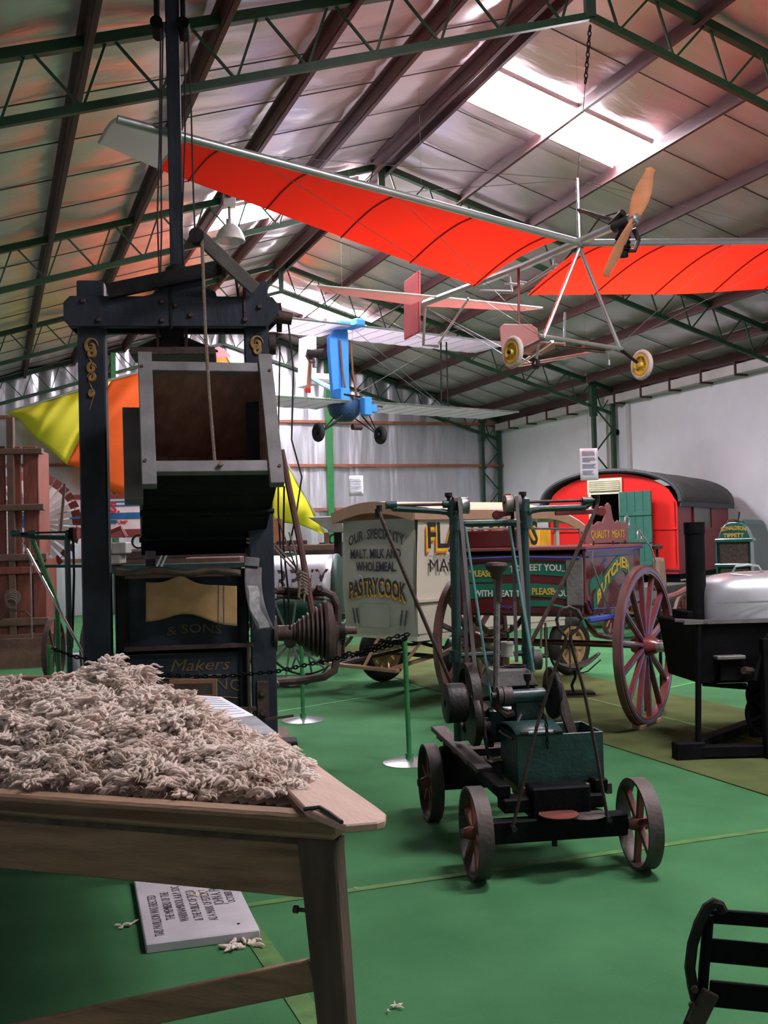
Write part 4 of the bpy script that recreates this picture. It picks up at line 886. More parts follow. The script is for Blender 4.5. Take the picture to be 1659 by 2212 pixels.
for v in (.2, .9): B().tube([VF.w(.1, v, .6), VF.w(.45, v, .5), VF.w(.75, v, .46), VF.w(1.1, v, .5), VF.w(1.45, v, .6)], .02, 6).out('leaf_spring', rust, van, smooth=True)
tank_w = mat('bare_timber', (.34, .2, .12), .7, var=.3, bump=.2)
B().beam(VF.w(-.3, 1.15, .33), VF.w(-.28, .0, .33), .06, .035).out('rear_step', tank_w, van, bev=.004)
B().beam(VF.w(-.28, .15, .33), VF.w(.6, .25, .42), .04, .035).out('step_stay', tank_w, van); B().beam(VF.w(-.28, .95, .33), VF.w(.6, .9, .42), .04, .035).out('step_stay', rust, van)
B().beam(VF.w(-.26, .55, .34), VF.w(-.05, .55, .62), .03, .02).out('step_hanger', tank_w, van); B().beam(VF.w(-.2, .05, .34), VF.w(.1, .05, .6), .03, .02).out('step_hanger', tank_w, van)
# yellow crate seen through the cab
p = EYEV + ray(1167, 1160) * 14.5
yc = thing('yellow_cabinet', 'yellow metal cabinet on a thin post beyond the cab of the cream van', 'cabinet', (p.x, p.y, 0)); YC = Frame(p.x, p.y, -15)
B().box(YC, 0, .15, 0, .4, 1.42, 1.76).out('cabinet_body', yelp, yc, bev=.01); B().box(YC, .06, .1, .15, .2, 0.02, 1.42).out('post', blacki, yc); B().box(YC, -.1, .25, 0, .35, 0, .02).out('foot_plate', blacki, yc)

# ================================================================ BUTCHER'S CART
BW_ = V((5.25, 7.85, 0)); axd = V((math.cos(R(126.6)), math.sin(R(126.6)), 0)); _p = BW_ + axd * .22
BF = Frame(_p.x, _p.y, 36.6)
cart = thing('butcher_cart', 'maroon butcher cart with green lettered banners and tall red spoked wheels', 'cart', BF.w(0, .6, 0))
CW = 1.24; RW = .69
def cbox(name, u0, u1, v0, v1, z0, z1, m, **k): return B().box(BF, u0, u1, v0, v1, z0, z1).out(name, m, cart, **k)
for v, sg in ((-.22, -1), (CW + .22, 1)):
    wo = wheel(BF.w(0, v, RW + .0), BF.v * sg, RW, .055, cart, rim=cartrim, spoke=cartred, hubm=cartred, n=14, sp=.038, hub=.085, hubw=.22, rt=.07, cap=(1, bright, .12), seg=48)
    B().ring(BF.w(0, v, RW) + BF.v * sg * .012, BF.v * sg, RW - .075, RW - .02, .05, 48).out('felloe', cartred, wo, smooth=True)
    B().ring(BF.w(0, v, RW) + BF.v * sg * .039, BF.v * sg, RW - .055, RW - .035, .004, 48).out('blue_lining', bluespoke, wo, smooth=True)
    x = BF.u
    for i in range(14):
        a = 2 * math.pi * (i + .3) / 14; d = BF.v.cross(V((0, 0, 1))) * math.cos(a) * sg + V((0, 0, 1)) * math.sin(a)
        B().beam(BF.w(0, v, RW) + d * .1 + BF.v * sg * .021, BF.w(0, v, RW) + d * (RW - .1) + BF.v * sg * .021, .014, .006, up=BF.v).out('spoke_lining', bluespoke, wo)
B().cyl(BF.w(0, -.2, RW), BF.w(0, CW + .2, RW), .028).out('axle', butm, cart, smooth=True)
zb, zt = .98, 1.53; ur, uf = -.72, .55
side_pts = [(ur, zt), (ur - .02, zb + .12), (ur + .06, zb + .02), (.05, zb - .02), (.45, zb + .03), (uf, zb + .2), (uf + .02, zt)]
for v in (0, CW - .03): B().prism([BF.w(u, v, z) for u, z in side_pts], BF.v * .03).out('side_panel', butm, cart, bev=.006)
cbox('tail_panel', ur - .01, ur + .02, .03, CW - .03, zb + .02, zt - .03, butm, bev=.008); cbox('front_panel', uf - .03, uf, .03, CW - .03, zb + .1, zt, butm); cbox('body_floor', ur, uf, .03, CW - .03, zb + .0, zb + .04, butm)
cbox('top_board', ur - .04, uf + .02, -.025, CW + .025, zt, zt + .03, butt, bev=.006)
cbox('top_edge', ur - .045, uf + .02, -.03, -.02, zt - .015, zt + .0, bluem)
cbox('seat_back', ur + .05, ur + .08, CW * .45, CW * .98, zt + .03, zt + .18, butm, bev=.01)
ln = mat('lining_blue_line', (.07, .1, .42), .35, bump=0)
B().tube([BF.w(ur - .03, v, zt - .05 - .03 * abs(v / CW - .5)) for v in (.04, .3, .62, .95, CW - .04)], .009, 6).out('blue_lining', ln, cart, smooth=True)
B().tube([BF.w(u, -.006, z) for u, z in ((ur + .03, zt - .06), (uf - .05, zt - .06))], .006, 6).out('blue_lining', ln, cart); B().tube([BF.w(u, -.006, z) for u, z in ((ur + .03, zb + .14), (ur + .1, zb + .06), (.05, zb + .03), (.42, zb + .08))], .006, 6).out('blue_lining', ln, cart, smooth=True)
# banners, tail
def bq(v, z, of=0): return BF.w(ur - .013 - of, v, z)
def banner(v0, v1, z0, h, arc, nm='green_banner', m=bann, of=0.0, tailf=None):
    return B().grid(lambda a, c: bq(v0 + (v1 - v0) * a, z0 + arc * (1 - (2 * a - 1) ** 2) + h * (c - .5), of), 14, 2).out(nm, m, cart, solid=.003)
banner(1.08, .1, 1.355, .105, .03); banner(1.08, .1, 1.17, .105, .035); banner(.6, .3, 1.09, .05, 0)
banner(1.1, .85, 1.33, .13, .0, of=-.001); banner(1.08, .85, 1.2, .1, .0, of=-.001)
def tl(t, v0, z0, w, size, m, arc=0): text(t, lambda x, y, h: bq(v0 - x, z0 + y, .003 + h), size, m, cart, arc=arc, width=w, bold=.002)
tl('"PLEASED', .94, 1.315, .26, .075, goldb, .0); tl('TO MEET YOU...', .42, 1.35, .52, .075, letw, .015)
tl('WITH MEAT TO', .78, 1.145, .5, .075, letw, .0); tl('PLEASE', .38, 1.165, .2, .075, goldb, .0); tl('YOU!"', .2, 1.15, .18, .075, letw)
for (v, z) in ((.62, 1.45), (.55, 1.46), (.75, 1.06), (.68, 1.055)): 
    B().tube([bq(v + .03 * math.cos(a), z + .012 * math.sin(a * 2), .002) for a in [i * .6 for i in range(11)]], .0025, 4).out('blue_flourish', ln, cart)
# banner and BUTCHER on the side
def sq(a, c, of=0):
    u = ur + .13 + .98 * a; z = 1.07 + .34 * math.sin(min(1, a * 1.15) * math.pi * .55) - (.16 * max(0, a - .72) / .28) + .15 * (c - .5); return BF.w(u, -.004 - of, z)
B().grid(lambda a, c: sq(a * 1.0, c), 20, 2).out('green_banner', bann, cart, solid=.003)
B().grid(lambda a, c: BF.w(ur + .06 + .28 * a, -.003, 1.2 + .1 * a + .1 * (c - .5) + .02 * math.sin(a * 6)), 8, 2).out('banner_tail', bann, cart, solid=.003); B().grid(lambda a, c: BF.w(ur + .9 + .2 * a, -.003, 1.27 - .1 * a + .12 * (c - .5)), 6, 2).out('banner_tail', bann, cart, solid=.003)
def but(x, y, h):
    a = .06 + x; p = sq(a, .5); q = sq(a + .02, .5); d = (q - p).normalized(); n = V((0, 0, 1)); return p + n * (y - .04) - BF.v * (.006 + h)
text('BUTCHER', but, .13, goldb, cart, width=.8, align='LEFT', bold=.004)
for (u, z) in ((-.35, 1.4), (-.3, 1.43), (.05, 1.2), (.12, 1.19)): B().tube([BF.w(u + .035 * math.cos(a), -.005, z + .018 * math.sin(a * 2)) for a in [i * .6 for i in range(11)]], .0025, 4).out('blue_flourish', ln, cart)
# QUALITY MEATS board
_q = BF.PU(1318, 1200, -.1); 
qf = Frame(BF.w(-.12, .0, 0).x, BF.w(-.12, .0, 0).y, 36.6 + 0)
def qp(u, z, v=.06): return BF.w(u, v, zt + .045 + z)
pts = [(-.56, 0), (.44, 0), (.44, .17), (.36, .185), (.28, .17), (.2, .2), (.13, .17), (.07, .22), (.03, .33), (-.02, .355), (-.07, .33), (-.1, .23), (-.16, .18), (-.25, .19), (-.34, .16), (-.44, .15), (-.52, .16), (-.56, .1)]
B().prism([qp(u, z) for u, z in pts], BF.v * .02).out('name_board', butt, cart, bev=.004)
text('QUALITY  MEATS', lambda x, y, h: qp(-.06 + x, .045 + y, .058 - h), .1, goldb, cart, width=.78)
for u in (-.4, .05, .35): B().beam(qp(u, -.05), qp(u, .02), .012).out('board_bracket', iron, cart)
# rails and bright hooks
B().tube([BF.w(ur, CW - .05, zt + .03), BF.w(ur, CW - .05, zt + .17), BF.w(ur + .1, CW - .05, zt + .2), BF.w(uf, CW - .05, zt + .2)], .009, 6).out('top_rail', steel, cart, smooth=True)
B().tube([BF.w(ur + .02, .05, zt + .03), BF.w(ur + .02, .05, zt + .17), BF.w(ur + .02, CW * .5, zt + .19), BF.w(ur + .02, CW * .5, zt + .03)], .009, 6).out('top_rail', steel, cart, smooth=True)
B().beam(BF.w(-.1, CW - .02, zt + .14), BF.w(uf, CW - .02, zt + .14), .03, .06).out('side_rail', redm, cart)
B().tube([BF.w(-.3, CW, zt + .24), BF.w(uf + .3, CW, zt + .24)], .008, 6).out('top_rail', redm, cart)
for u, v, z in ((.52, .1, zt + .23), (.5, -.02, zt + .1), (-.35, .9, zt + .25)):
    B().tube([BF.w(u + .055 * math.cos(a), v, z + .055 * math.sin(a)) for a in [i * .63 for i in range(10)]], .007, 6, closed=True).out('rail_ring', bright, cart, smooth=True)
B().tube([BF.w(.46, .0, zt + .2), BF.w(.5, -.05, zt + .1), BF.w(.62, -.08, zt + .0), BF.w(.7, -.1, zt - .15)], .008, 6).out('curved_stay', bright, cart, smooth=True)
B().tube([BF.w(ur + .04, -.05, zt - .0), BF.w(ur - .02, -.06, zt - .1), BF.w(ur + .05, -.1, zb + .25), BF.w(ur + .16, -.14, zb + .02)], .008, 6).out('tail_chain_stay', steel, cart, smooth=True)
B().beam(BF.w(ur - .02, -.02, zb - .02), BF.w(ur + .25, -.16, zb), .05, .045).out('step_bar', ln, cart, bev=.01)
B().box(BF, ur - .03, ur - .005, .02, .16, zb + .1, zt - .06).out('hanging_panel', mat('grey_cloth_panel', (.15, .14, .13), .9, bump=.3), cart)
B().tube([BF.w(ur - .04, .3, zb + .1), BF.w(ur - .06, .05, zb + .06), BF.w(ur - .04, -.0, zb - .08)], .014, 6).out('tail_stay', bann, cart, smooth=True)
# springs, shafts, props
for v in (.1, CW - .1): B().tube([BF.w(-.55, v, .93), BF.w(-.3, v, .8), BF.w(0, v, .75), BF.w(.3, v, .8), BF.w(.5, v, .9)], .026, 6).out('leaf_spring', butm, cart, smooth=True)
for v in (-.0, CW): B().tube([BF.w(.3, v, .98), BF.w(.8, v, 1.0), BF.w(1.6, v, 1.04), BF.w(2.3, v + (.06 if v < .5 else -.06), 1.09)], .03, 8).out('shaft', butt, cart, smooth=True)
B().beam(BF.w(.75, .0, 1.0), BF.w(.75, CW, 1.0), .05).out('splinter_bar', butm, cart)
B().tube([BF.w(.35, -.1, .95), BF.w(.1, -.1, .72)], .02, 6).out('stay', butm, cart)
B().beam(BF.w(.7, .02, .0), BF.w(.7, .02, 1.0), .06, .04).out('prop_stick', brownw, cart)
for du in (-.2, .18): B().box(BF, du - .05, du + .05, -.27, -.17, .0085, .045).out('wheel_chock', mat('chock_pine', (.4, .26, .14), .7), cart, bev=.004)
# grey apron hung at the cart front, milk can
p = BF.w(.9, -.05, 0); q = BF.w(.9, .12, 0)
scl = thing('sack_stand', 'brown hanging sack with hook stand beside the red caravan door', 'sack', BF.w(1.0, .25, 0))
hp = atd(945 + 475, 1205, 9.9)
def sackf(a, c): w = .06 + .06 * c ** .6; return hp + BF.u * (w * (2 * a - 1)) + V((0, 0, -.3 * c)) - BF.v * (.02 * math.sin(a * 8))
B().grid(sackf, 12, 8).out('sack_cloth', mat('tan_canvas', (.3, .2, .14), .9, bump=.4), scl, smooth=True, solid=.05)
B().cyl(hp + V((0, 0, -.02)), hp + V((0, 0, .1)), .012).out('hook_stem', iron, scl); B().lathe(hp + V((0, 0, .08)), (0, 0, 1), [(0, 0), (.05, 0), (.055, .03), (0, .05)], 12).out('hook_knob', rust, scl)
B().cyl(V((hp.x, hp.y, 0)), hp - V((0, 0, .1)), .015).out('pole', iron, scl)

# plough seat on a stem behind the engine
st = atz(1240, 1500); stp = thing('plough_seat', 'dished dark iron seat on a stem between the engine and the cart', 'seat', st)
sf = Frame(st.x, st.y, -20)
sp_ = sf.P(1240, 1425)
B().grid(lambda a, c: sp_ + sf.u * (.46 * (a - .42)) + sf.v * (.36 * (c - .5)) * (1 - .8 * max(0, a - .6) / .4) + V((0, 0, -.1 + .35 * ((a - .4) ** 2 + .3 * (c - .5) ** 2) + (.02 * a))), 16, 10).out('seat_pan', engt, stp, smooth=True, solid=.006)
B().tube([sp_ + V((0, 0, -.11)), sf.P(1243, 1462), sf.P(1235, 1480), st], .016, 8).out('stem', iron, stp, smooth=True)
B().tube([sp_ + sf.u * .02 + V((0, 0, -.15)), sf.P(1270, 1450), sf.P(1298, 1425)], .007, 6).out('side_lever', iron, stp, smooth=True)
B().box(sf, -.2, .2, -.12, .12, .0085, .03).out('foot', iron, stp)

# ================================================================ RED CARAVAN
CF = Frame(10.56, 14.76, 37.8)
crv = thing('red_caravan', 'bright red arched-roof caravan with open green door near the white wall', 'caravan', CF.w(1.6, 1.1, 0))
CWD, CLN, z0c, zec, zac = 2.27, 3.3, 1.03, 2.16, 2.68
def crbox(name, u0, u1, v0, v1, z0, z1, m, **k): return B().box(CF, u0, u1, v0, v1, z0, z1).out(name, m, crv, **k)
def arch(v): t = (2 * v / CWD - 1); return zec + (zac - zec) * math.sqrt(max(0, 1 - t * t)) ** 1.15
d0, d1, dz = 1.62 - .55, 1.62 + .0, 2.3
dv0 = CF.vz(1340, 1150, 0)[0]; dv1 = CF.vz(1280, 1150, 0)[0]; dzt = CF.vz(1300, 1068, 0)[1]
def front(v0, v1, zlo=None):
    n = 8; pts = [CF.w(0, v0 + (v1 - v0) * i / n, arch(v0 + (v1 - v0) * i / n)) for i in range(n + 1)]
    zl = zlo or z0c; return B().prism([CF.w(0, v0, zl)] + pts + [CF.w(0, v1, zl)], CF.u * .04)
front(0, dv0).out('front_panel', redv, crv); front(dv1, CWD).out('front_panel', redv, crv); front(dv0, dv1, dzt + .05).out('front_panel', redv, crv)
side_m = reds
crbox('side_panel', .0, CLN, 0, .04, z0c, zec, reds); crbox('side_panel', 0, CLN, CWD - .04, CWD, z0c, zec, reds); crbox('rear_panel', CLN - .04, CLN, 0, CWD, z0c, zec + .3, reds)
crbox('floor_frame', 0, CLN, 0, CWD, z0c - .06, z0c, reds); crbox('interior', .7, .74, .05, CWD - .05, z0c, zec + .3, blk)
for z in (1.72, 1.05): 
    for (a, c) in ((0, dv0 - .05), (dv1 + .05, CWD)): crbox('moulding', -.02, 0, a, c, z - .015, z + .015, reds if z < 1.1 else redv)
    crbox('moulding', 0, CLN, -.02, 0, z - .015, z + .015, reds)
crbox('moulding', -.01, .02, -.012, .01, z0c, zec, redv)
n = 16
def rf(a, c, e=0.0): 
    t = math.pi * c; v = CWD / 2 - (CWD / 2 + .09) * math.cos(t); return CF.w(-.08 + (CLN + .16) * a, v, zec + .0 + (zac - zec + .05) * math.sin(t) ** .85)
B().grid(rf, 8, 22).out('roof', feltm, crv, smooth=True, solid=.03)
B().tube([rf(0, c / 22) for c in range(23)], .035, 6).out('roof_edge', mat('edge_grey', (.06, .065, .08), .7), crv, smooth=True)
for a in (.33, .66): B().tube([rf(a, c / 22) + V((0, 0, .015)) for c in range(1, 22)], .012, 5).out('roof_seam', feltm, crv, smooth=True)
B().beam(CF.w(-.08, -.09, zec - .03), CF.w(CLN + .08, -.09, zec - .03), .02, .1).out('roof_skirt', MATS['edge_grey'], crv)
# door frame, louvre, open green door
for v in (dv0 - .045, dv1): crbox('door_frame', -.03, .02, v, v + .045, z0c, dzt + .06, lc)
crbox('door_frame', -.035, .02, dv0 - .06, dv1 + .06, dzt, dzt + .045, lc)
for k in range(6): B().beam(CF.w(-.045, dv0 - .02, dzt + .065 + k * .032), CF.w(-.045, dv1 + .02, dzt + .065 + k * .032), .03, .018, up=CF.w(0, 0, 1) - CF.w(.6, 0, 0)).out('louvre_slat', lc, crv)
crbox('louvre_frame', -.03, -.01, dv0 - .06, dv1 + .06, dzt + .05, dzt + .27, lc)
da = CF.w(-.03, dv0 - .02, 0); dvec = (CF.v * -.97 - CF.u * .25).normalized(); DF = Frame(da.x, da.y, math.degrees(math.atan2(dvec.y, dvec.x)))
dw = .62
for k in range(4): B().box(DF, dw * k / 4 + .003, dw * (k + 1) / 4 - .003, -.03, 0, z0c - .02, dzt + .02).out('door_board', doorg, crv, bev=.002)
for z in (1.12, 1.5, 1.95): B().box(DF, 0, dw, -.045, -.03, z, z + .06).out('door_ledge', doorg, crv, bev=.003)
# side window, undercarriage
wu0 = CF.uz(1497, 1130, 0)[0]; wu1 = CF.uz(1534, 1130, 0)[0]
crbox('window_pane', wu0, wu1, -.012, -.002, 1.72, 2.08, glassd); 
for (a, c, e, f) in ((wu0 - .04, wu0, 1.68, 2.1), (wu1, wu1 + .04, 1.68, 2.1), (wu0 - .04, wu1 + .04, 2.08, 2.12), (wu0 - .04, wu1 + .04, 1.67, 1.72)): crbox('window_frame', a, c, -.03, 0, e, f, reds)
crbox('window_hood', wu0 - .06, wu1 + .08, -.06, 0, 2.12, 2.145, lc)
crbox('chassis', .1, CLN - .1, .2, .3, .85, .97, blacki); crbox('chassis', .1, CLN - .1, CWD - .3, CWD - .2, .85, .97, blacki); crbox('chassis_apron', .05, .1, 0, CWD, .72, .97, stoveb)
for u in (.7, 2.4):
    for v, sg in ((.12, -1), (CWD - .12, 1)): wheel(CF.w(u, v, .42), CF.v * sg, .42, .16, crv, rim=rubber, spoke=redm, hubm=redm, n=8, sp=.05, hub=.08, tyre=.08)
    B().cyl(CF.w(u, .15, .42), CF.w(u, CWD - .15, .42), .04).out('axle', blacki, crv)
B().beam(CF.w(.05, CWD / 2, .8), CF.w(-1.3, CWD / 2, .5), .08, .08).out('tow_bar', blacki, crv)

# red spoked wheel cart behind the stove, low brown water tank
lowt = thing('small_cart', 'small cart with a brown rimmed red wheel, half hidden behind the black chimney', 'cart', atz(1475, 1380))
_o = atz(1480, 1385); LF = Frame(_o.x, _o.y, 30)
wheel(LF.w(0, 0, .36), -LF.v, .36, .05, lowt, rim=cartrim, spoke=redm, hubm=redm, n=12, sp=.03, hub=.06, rt=.05, hubw=.15)
wheel(LF.w(0, 1.2, .36), LF.v, .36, .05, lowt, rim=cartrim, spoke=redm, hubm=redm, n=12, sp=.03, hub=.06, rt=.05, hubw=.15)
B().cyl(LF.w(0, 0, .36), LF.w(0, 1.2, .36), .02).out('axle', iron, lowt); B().box(LF, -.5, .9, .15, 1.05, .42, .5).out('cart_bed', brownw, lowt, bev=.01)
B().box(LF, -.45, .85, .2, 1.0, .5, .85).out('cart_box', mat('grey_green_box', (.1, .1, .085), .8, var=.3), lowt, bev=.01)

# ================================================================ TRACTION ENGINE WITH GREEN HOOD
_o = EYEV + ray(1548, 1250) * 13.5; RF = Frame(_o.x, _o.y, -48)
rt_ = thing('green_tractor', 'dark green engine hood with gold lettered radiator top, beyond the black stove', 'engine', V((_o.x, _o.y, 0)))
def rb(name, x0, y0, x1, y1, v0, v1, m, bev=.01):
    u0, zt = RF.uz(x0, y0, v0); u1, zb = RF.uz(x1, y1, v0); return B().box(RF, u0, u1, v0, v1, zb, zt).out(name, m, rt_, bev=bev)
rb('radiator_core', 1553, 1168, 1620, 1260, 0, .2, core)
for x in (1545, 1618): rb('radiator_frame', x, 1166, x + 7, 1290, -.04, .22, rtg)
for y in (1164, 1218, 1285): rb('radiator_frame', 1543, y, 1626, y + 6, -.05, .22, rtg)
u0, z0 = RF.uz(1550, 1168, 0); u1, _ = RF.uz(1622, 1168, 0); zt2 = RF.uz(1585, 1128, 0)[1]
pts = [RF.w(u0, -.02, z0)] + [RF.w(u0 + (u1 - u0) * i / 12, -.02, z0 + (zt2 - z0) * (1 - abs(2 * i / 12 - 1) ** 3.2)) for i in range(13)] + [RF.w(u1, -.02, z0)]
B().prism(pts, RF.v * .3).out('header_tank', rtg, rt_, bev=.01)
hd = [RF.w(u0 - .0 + (u1 - u0 + .0) * i / 12, .28, z0 - .5 + (zt2 - z0 + .54) * (1 - abs(2 * i / 12 - 1) ** 3.6)) for i in range(13)]
B().prism([RF.w(u0, .28, .75)] + hd + [RF.w(u1, .28, .75)], RF.v * 1.7).out('engine_hood', mat('hood_dark', (.02, .07, .06), .5, var=.2), rt_, bev=.02)
text('RONALDSON', lambda x, y, h: RF.w((u0 + u1) / 2 + x, -.025 - h, z0 + (zt2 - z0) * .5 + y), .07, goldb, rt_, arc=.02, width=.3, bold=.002)
text('TIPPETT', lambda x, y, h: RF.w((u0 + u1) / 2 + x, -.025 - h, z0 + (zt2 - z0) * .17 + y), .07, goldb, rt_, width=.25, bold=.002)
B().lathe(RF.w((u0 + u1) / 2 - .02, .1, zt2 - .02), (0, 0, 1), [(.0, 0), (.08, 0), (.075, .04), (.04, .06), (0, .065)], 14).out('filler_cap', engt, rt_, smooth=True)
B().tube([RF.w((u0 + u1) / 2 + .04, .1, zt2 + .02), RF.w((u0 + u1) / 2 + .06, .1, zt2 + .13)], .012, 6).out('cap_lever', engt, rt_)
for u in (.0, .6, 1.2): pass
for v in (.3, 1.7):
    for u in (u0 - .08, u1 + .2): wheel(RF.w(u, v, .4), RF.u * (1 if u > .2 else -1), .4, .12, rt_, rim=rtg, spoke=rtg, hubm=rtg, n=8, sp=.04, hub=.07, rt=.03)
B().box(RF, u0, u1 + .1, .1, 2.0, .5, .78).out('engine_bed', stoveb, rt_, bev=.02)
B().tube([RF.w(u1 - .1, -.1, .95), RF.w(u1 + .1, -.12, .85)], .01, 6).out('crank_handle', engt, rt_)

# ================================================================ BLACK COPPER STOVE
_o = atz(1512, 1640); KF = Frame(_o.x, _o.y, -14)
stv = thing('black_boiler', 'black cast iron boiler on skids with silver domed lid and chimney pipe, right edge', 'boiler', KF.w(.6, .3, 0))
def kb(name, x0, y0, x1, y1, v0, v1, m=stoveb, bev=.006):
    u0, zt = KF.uz(x0, y0, v0); u1, zb = KF.uz(x1, y1, v0); return B().box(KF, u0, u1, v0, v1, zb, zt).out(name, m, stv, bev=bev)
def kt(name, pix, r, m=stoveb): return B().tube([KF.P(x, y, v) for x, y, v in pix], r, 8).out(name, m, stv, smooth=True)
kt('leg', [(1509, 1350, .0), (1508, 1622, .0)], .022); kt('leg', [(1640, 1370, .6), (1640, 1590, .6)], .03)
B().box(KF, -.19, .03, -.05, .06, .0, .13).out('skid_block', stoveb, stv, bev=.008)
B().beam(KF.w(-.15, 0, .07), KF.w(1.1, 1.15, .07), .1, .07).out('skid', stoveb, stv, bev=.006); B().beam(KF.w(-.05, -.0, .06), KF.w(1.5, -.2, .06), .09, .08).out('skid', stoveb, stv, bev=.006)
B().beam(KF.w(1.0, -.5, .05), KF.w(1.2, .9, .05), .1, .09).out('skid', stoveb, stv, bev=.006)
# firebox tub
u0, zr0 = KF.uz(1510, 1345, .05); zb1 = KF.uz(1520, 1478, .05)[1]
ut0 = u0 - .02; ut1 = u0 + 1.3
b = B(); b.hexa([KF.w(u0 + .0, .05, zb1), KF.w(ut1, .05, zb1), KF.w(ut1, .7, zb1), KF.w(u0, .7, zb1), KF.w(ut0 - .02, .0, zr0), KF.w(ut1, .0, zr0), KF.w(ut1, .78, zr0), KF.w(ut0 - .02, .78, zr0)]); b.out('firebox', stoveb, stv, bev=.01)
B().prism([KF.P(1484, 1320, .3), KF.P(1484, 1375, .3), KF.P(1509, 1428, .3), KF.P(1560, 1428, .3), KF.P(1560, 1320, .3)], KF.v * .3).out('flue_box', stoveb, stv, bev=.008)
B().beam(KF.w(ut0 - .12, -.01, zr0 + .01), KF.w(ut1, -.01, zr0 - .0), .03, .03).out('rim_bar', mat('rim_grey', (.16, .15, .14), .5, .4), stv); B().beam(KF.w(ut0 - .14, .1, zr0 + .02), KF.w(ut0 + .06, -.02, zr0 + .01), .05, .02).out('rim_lug', MATS['rim_grey'], stv)
kb('fire_door', 1555, 1424, 1610, 1470, .0, .04); kb('door_hood', 1550, 1418, 1612, 1424, -.05, .04, MATS['rim_grey'])
kt('damper_knob', [(1606, 1448, -.06), (1624, 1450, -.02)], .028, rust); kt('lever', [(1630, 1470, -.1), (1655, 1378, -.1), (1662, 1370, -.1)], .016)
kb('side_shelf', 1556, 1478, 1615, 1484, .05, .09)
kt('linkage', [(1518, 1478, .1), (1612, 1486, .1)], .014)
kb('gear_frame', 1620, 1440, 1700, 1590, .3, .36)
p = KF.P(1660, 1540, .25); wheel(p, KF.v, .18, .035, stv, rim=stoveb, spoke=stoveb, hubm=stoveb, n=6, sp=.025, hub=.04, rt=.02, name='gear_wheel'); p = KF.P(1650, 1500, .3); wheel(p, KF.v, .14, .03, stv, rim=stoveb, spoke=stoveb, hubm=stoveb, n=5, sp=.025, hub=.03, rt=.025, name='gear_wheel')
kb('side_post', 1648, 1380, 1700, 1640, -.15, -.08); 
# chimney and silver dome
cp_ = KF.P(1506, 1335, .35); zct = KF.P(1506, 1128, .35).z
B().lathe(V((cp_.x, cp_.y, zr0 - .2)), (0, 0, 1), [(.0, 0), (.074, 0), (.074, zct - zr0 + .2 - .09), (.079, zct - zr0 + .2 - .085), (.08, zct - zr0 + .2), (.07, zct - zr0 + .2), (.068, zct - zr0), (0, zct - zr0)], 24).out('chimney', stoveb, stv, smooth=True)
du0 = KF.uz(1522, 1300, .25)[0]; zd = KF.uz(1600, 1236, .25)[1]
def dome(a, c):
    t = 2 * math.pi * a; rr_ = math.sin(min(1, c) * math.pi / 2) ** .55; hz = math.cos(c * math.pi / 2) ** .38 if c < 1 else 0
    cx = du0 + .58; x = .58 * rr_ * math.copysign(abs(math.cos(t)) ** .75, math.cos(t)); y = .33 * rr_ * math.copysign(abs(math.sin(t)) ** .8, math.sin(t))
    return KF.w(cx + x, .37 + y, zr0 + (zd - zr0) * hz)
B().grid(dome, 48, 18).out('dome_lid', alu, stv, smooth=True)
B().beam(KF.w(du0 + .0, .02, zr0 + .14), KF.w(du0 + 1.1, .035, zr0 + .14), .006, .012).out('lid_seam', steel, stv)
hpz = zd + .01; B().tube([KF.w(du0 + .22, .25, hpz - .02), KF.w(du0 + .24, .22, hpz + .035), KF.w(du0 + .33, .2, hpz + .045), KF.w(du0 + .42, .22, hpz + .035), KF.w(du0 + .46, .25, hpz - .01)], .008, 6).out('lid_handle', alu, stv, smooth=True)
B().tube([KF.w(du0 + .2, .22, hpz - .02), KF.w(du0 + .33, .16, hpz - .035), KF.w(du0 + .47, .24, hpz - .012)], .006, 6).out('lid_handle', steel, stv, smooth=True)

# ================================================================ IRON FRAME BOTTOM RIGHT
p0_ = atz(1500, 2300); IF = Frame(*(atd(1545, 1975, 2.75).xy), -26)
fr = thing('iron_frame', 'dark curved iron frame with flat cross bars at the lower right corner', 'frame', IF.w(.2, 0, 0))
def it(name, pix, r, m=blacki): return B().tube([IF.P(x, y, v) for x, y, v in pix], r, 8).out(name, m, fr, smooth=True)
sd = [(1562, 1970, 0), (1555, 1955, 0), (1543, 1950, 0), (1528, 1960, 0), (1510, 1995, 0), (1496, 2040, 0), (1490, 2090, 0), (1496, 2130, 0), (1505, 2170, 0), (1488, 2212, 0), (1475, 2290, 0)]
it('curved_side', sd, .014, iron); it('side_bar', [(1530, 1975, .01), (1528, 2010, .01), (1521, 2090, .01), (1516, 2160, .01), (1500, 2330, .01)], .014)
for (y0, y1, w) in ((1978, 1990, .022), (2052, 2070, .036), (2145, 2165, .04)):
    B().beam(IF.P(1532, y0, .02), IF.P(1850, y1 + 12, .02), .012, w * 1.7).out('cross_bar', blacki, fr, bev=.003)
it('top_bar', [(1548, 1974, .03), (1850, 2000, .03)], .013, iron)
B().beam(IF.P(1500, 2215, -.02), IF.P(1536, 2142, -.02), .045, .012, up=IF.v).out('wooden_slat', rust, fr, bev=.003); B().beam(IF.P(1490, 2240, 0), IF.P(1440, 2330, 0), .045, .03).out('foot_bar', blacki, fr)
for x, y in ((1500, 2135), (1494, 2170)): p = IF.P(x, y, -.02); B().lathe(p, -IF.v, [(0, 0), (.009, 0), (.009, .012), (0, .012)], 8).out('bolt_head', rust, fr)
q = IF.L(IF.P(1475, 2290, 0)); B().beam(IF.P(1475, 2290, 0), IF.w(q[0] - .02, 0, 0.0), .03).out('leg', blacki, fr); B().beam(IF.w(q[0] + .62, 0, .0), IF.w(q[0] + .55, .0, IF.L(IF.P(1800, 2160, 0))[2] + .2), .03).out('leg', blacki, fr)

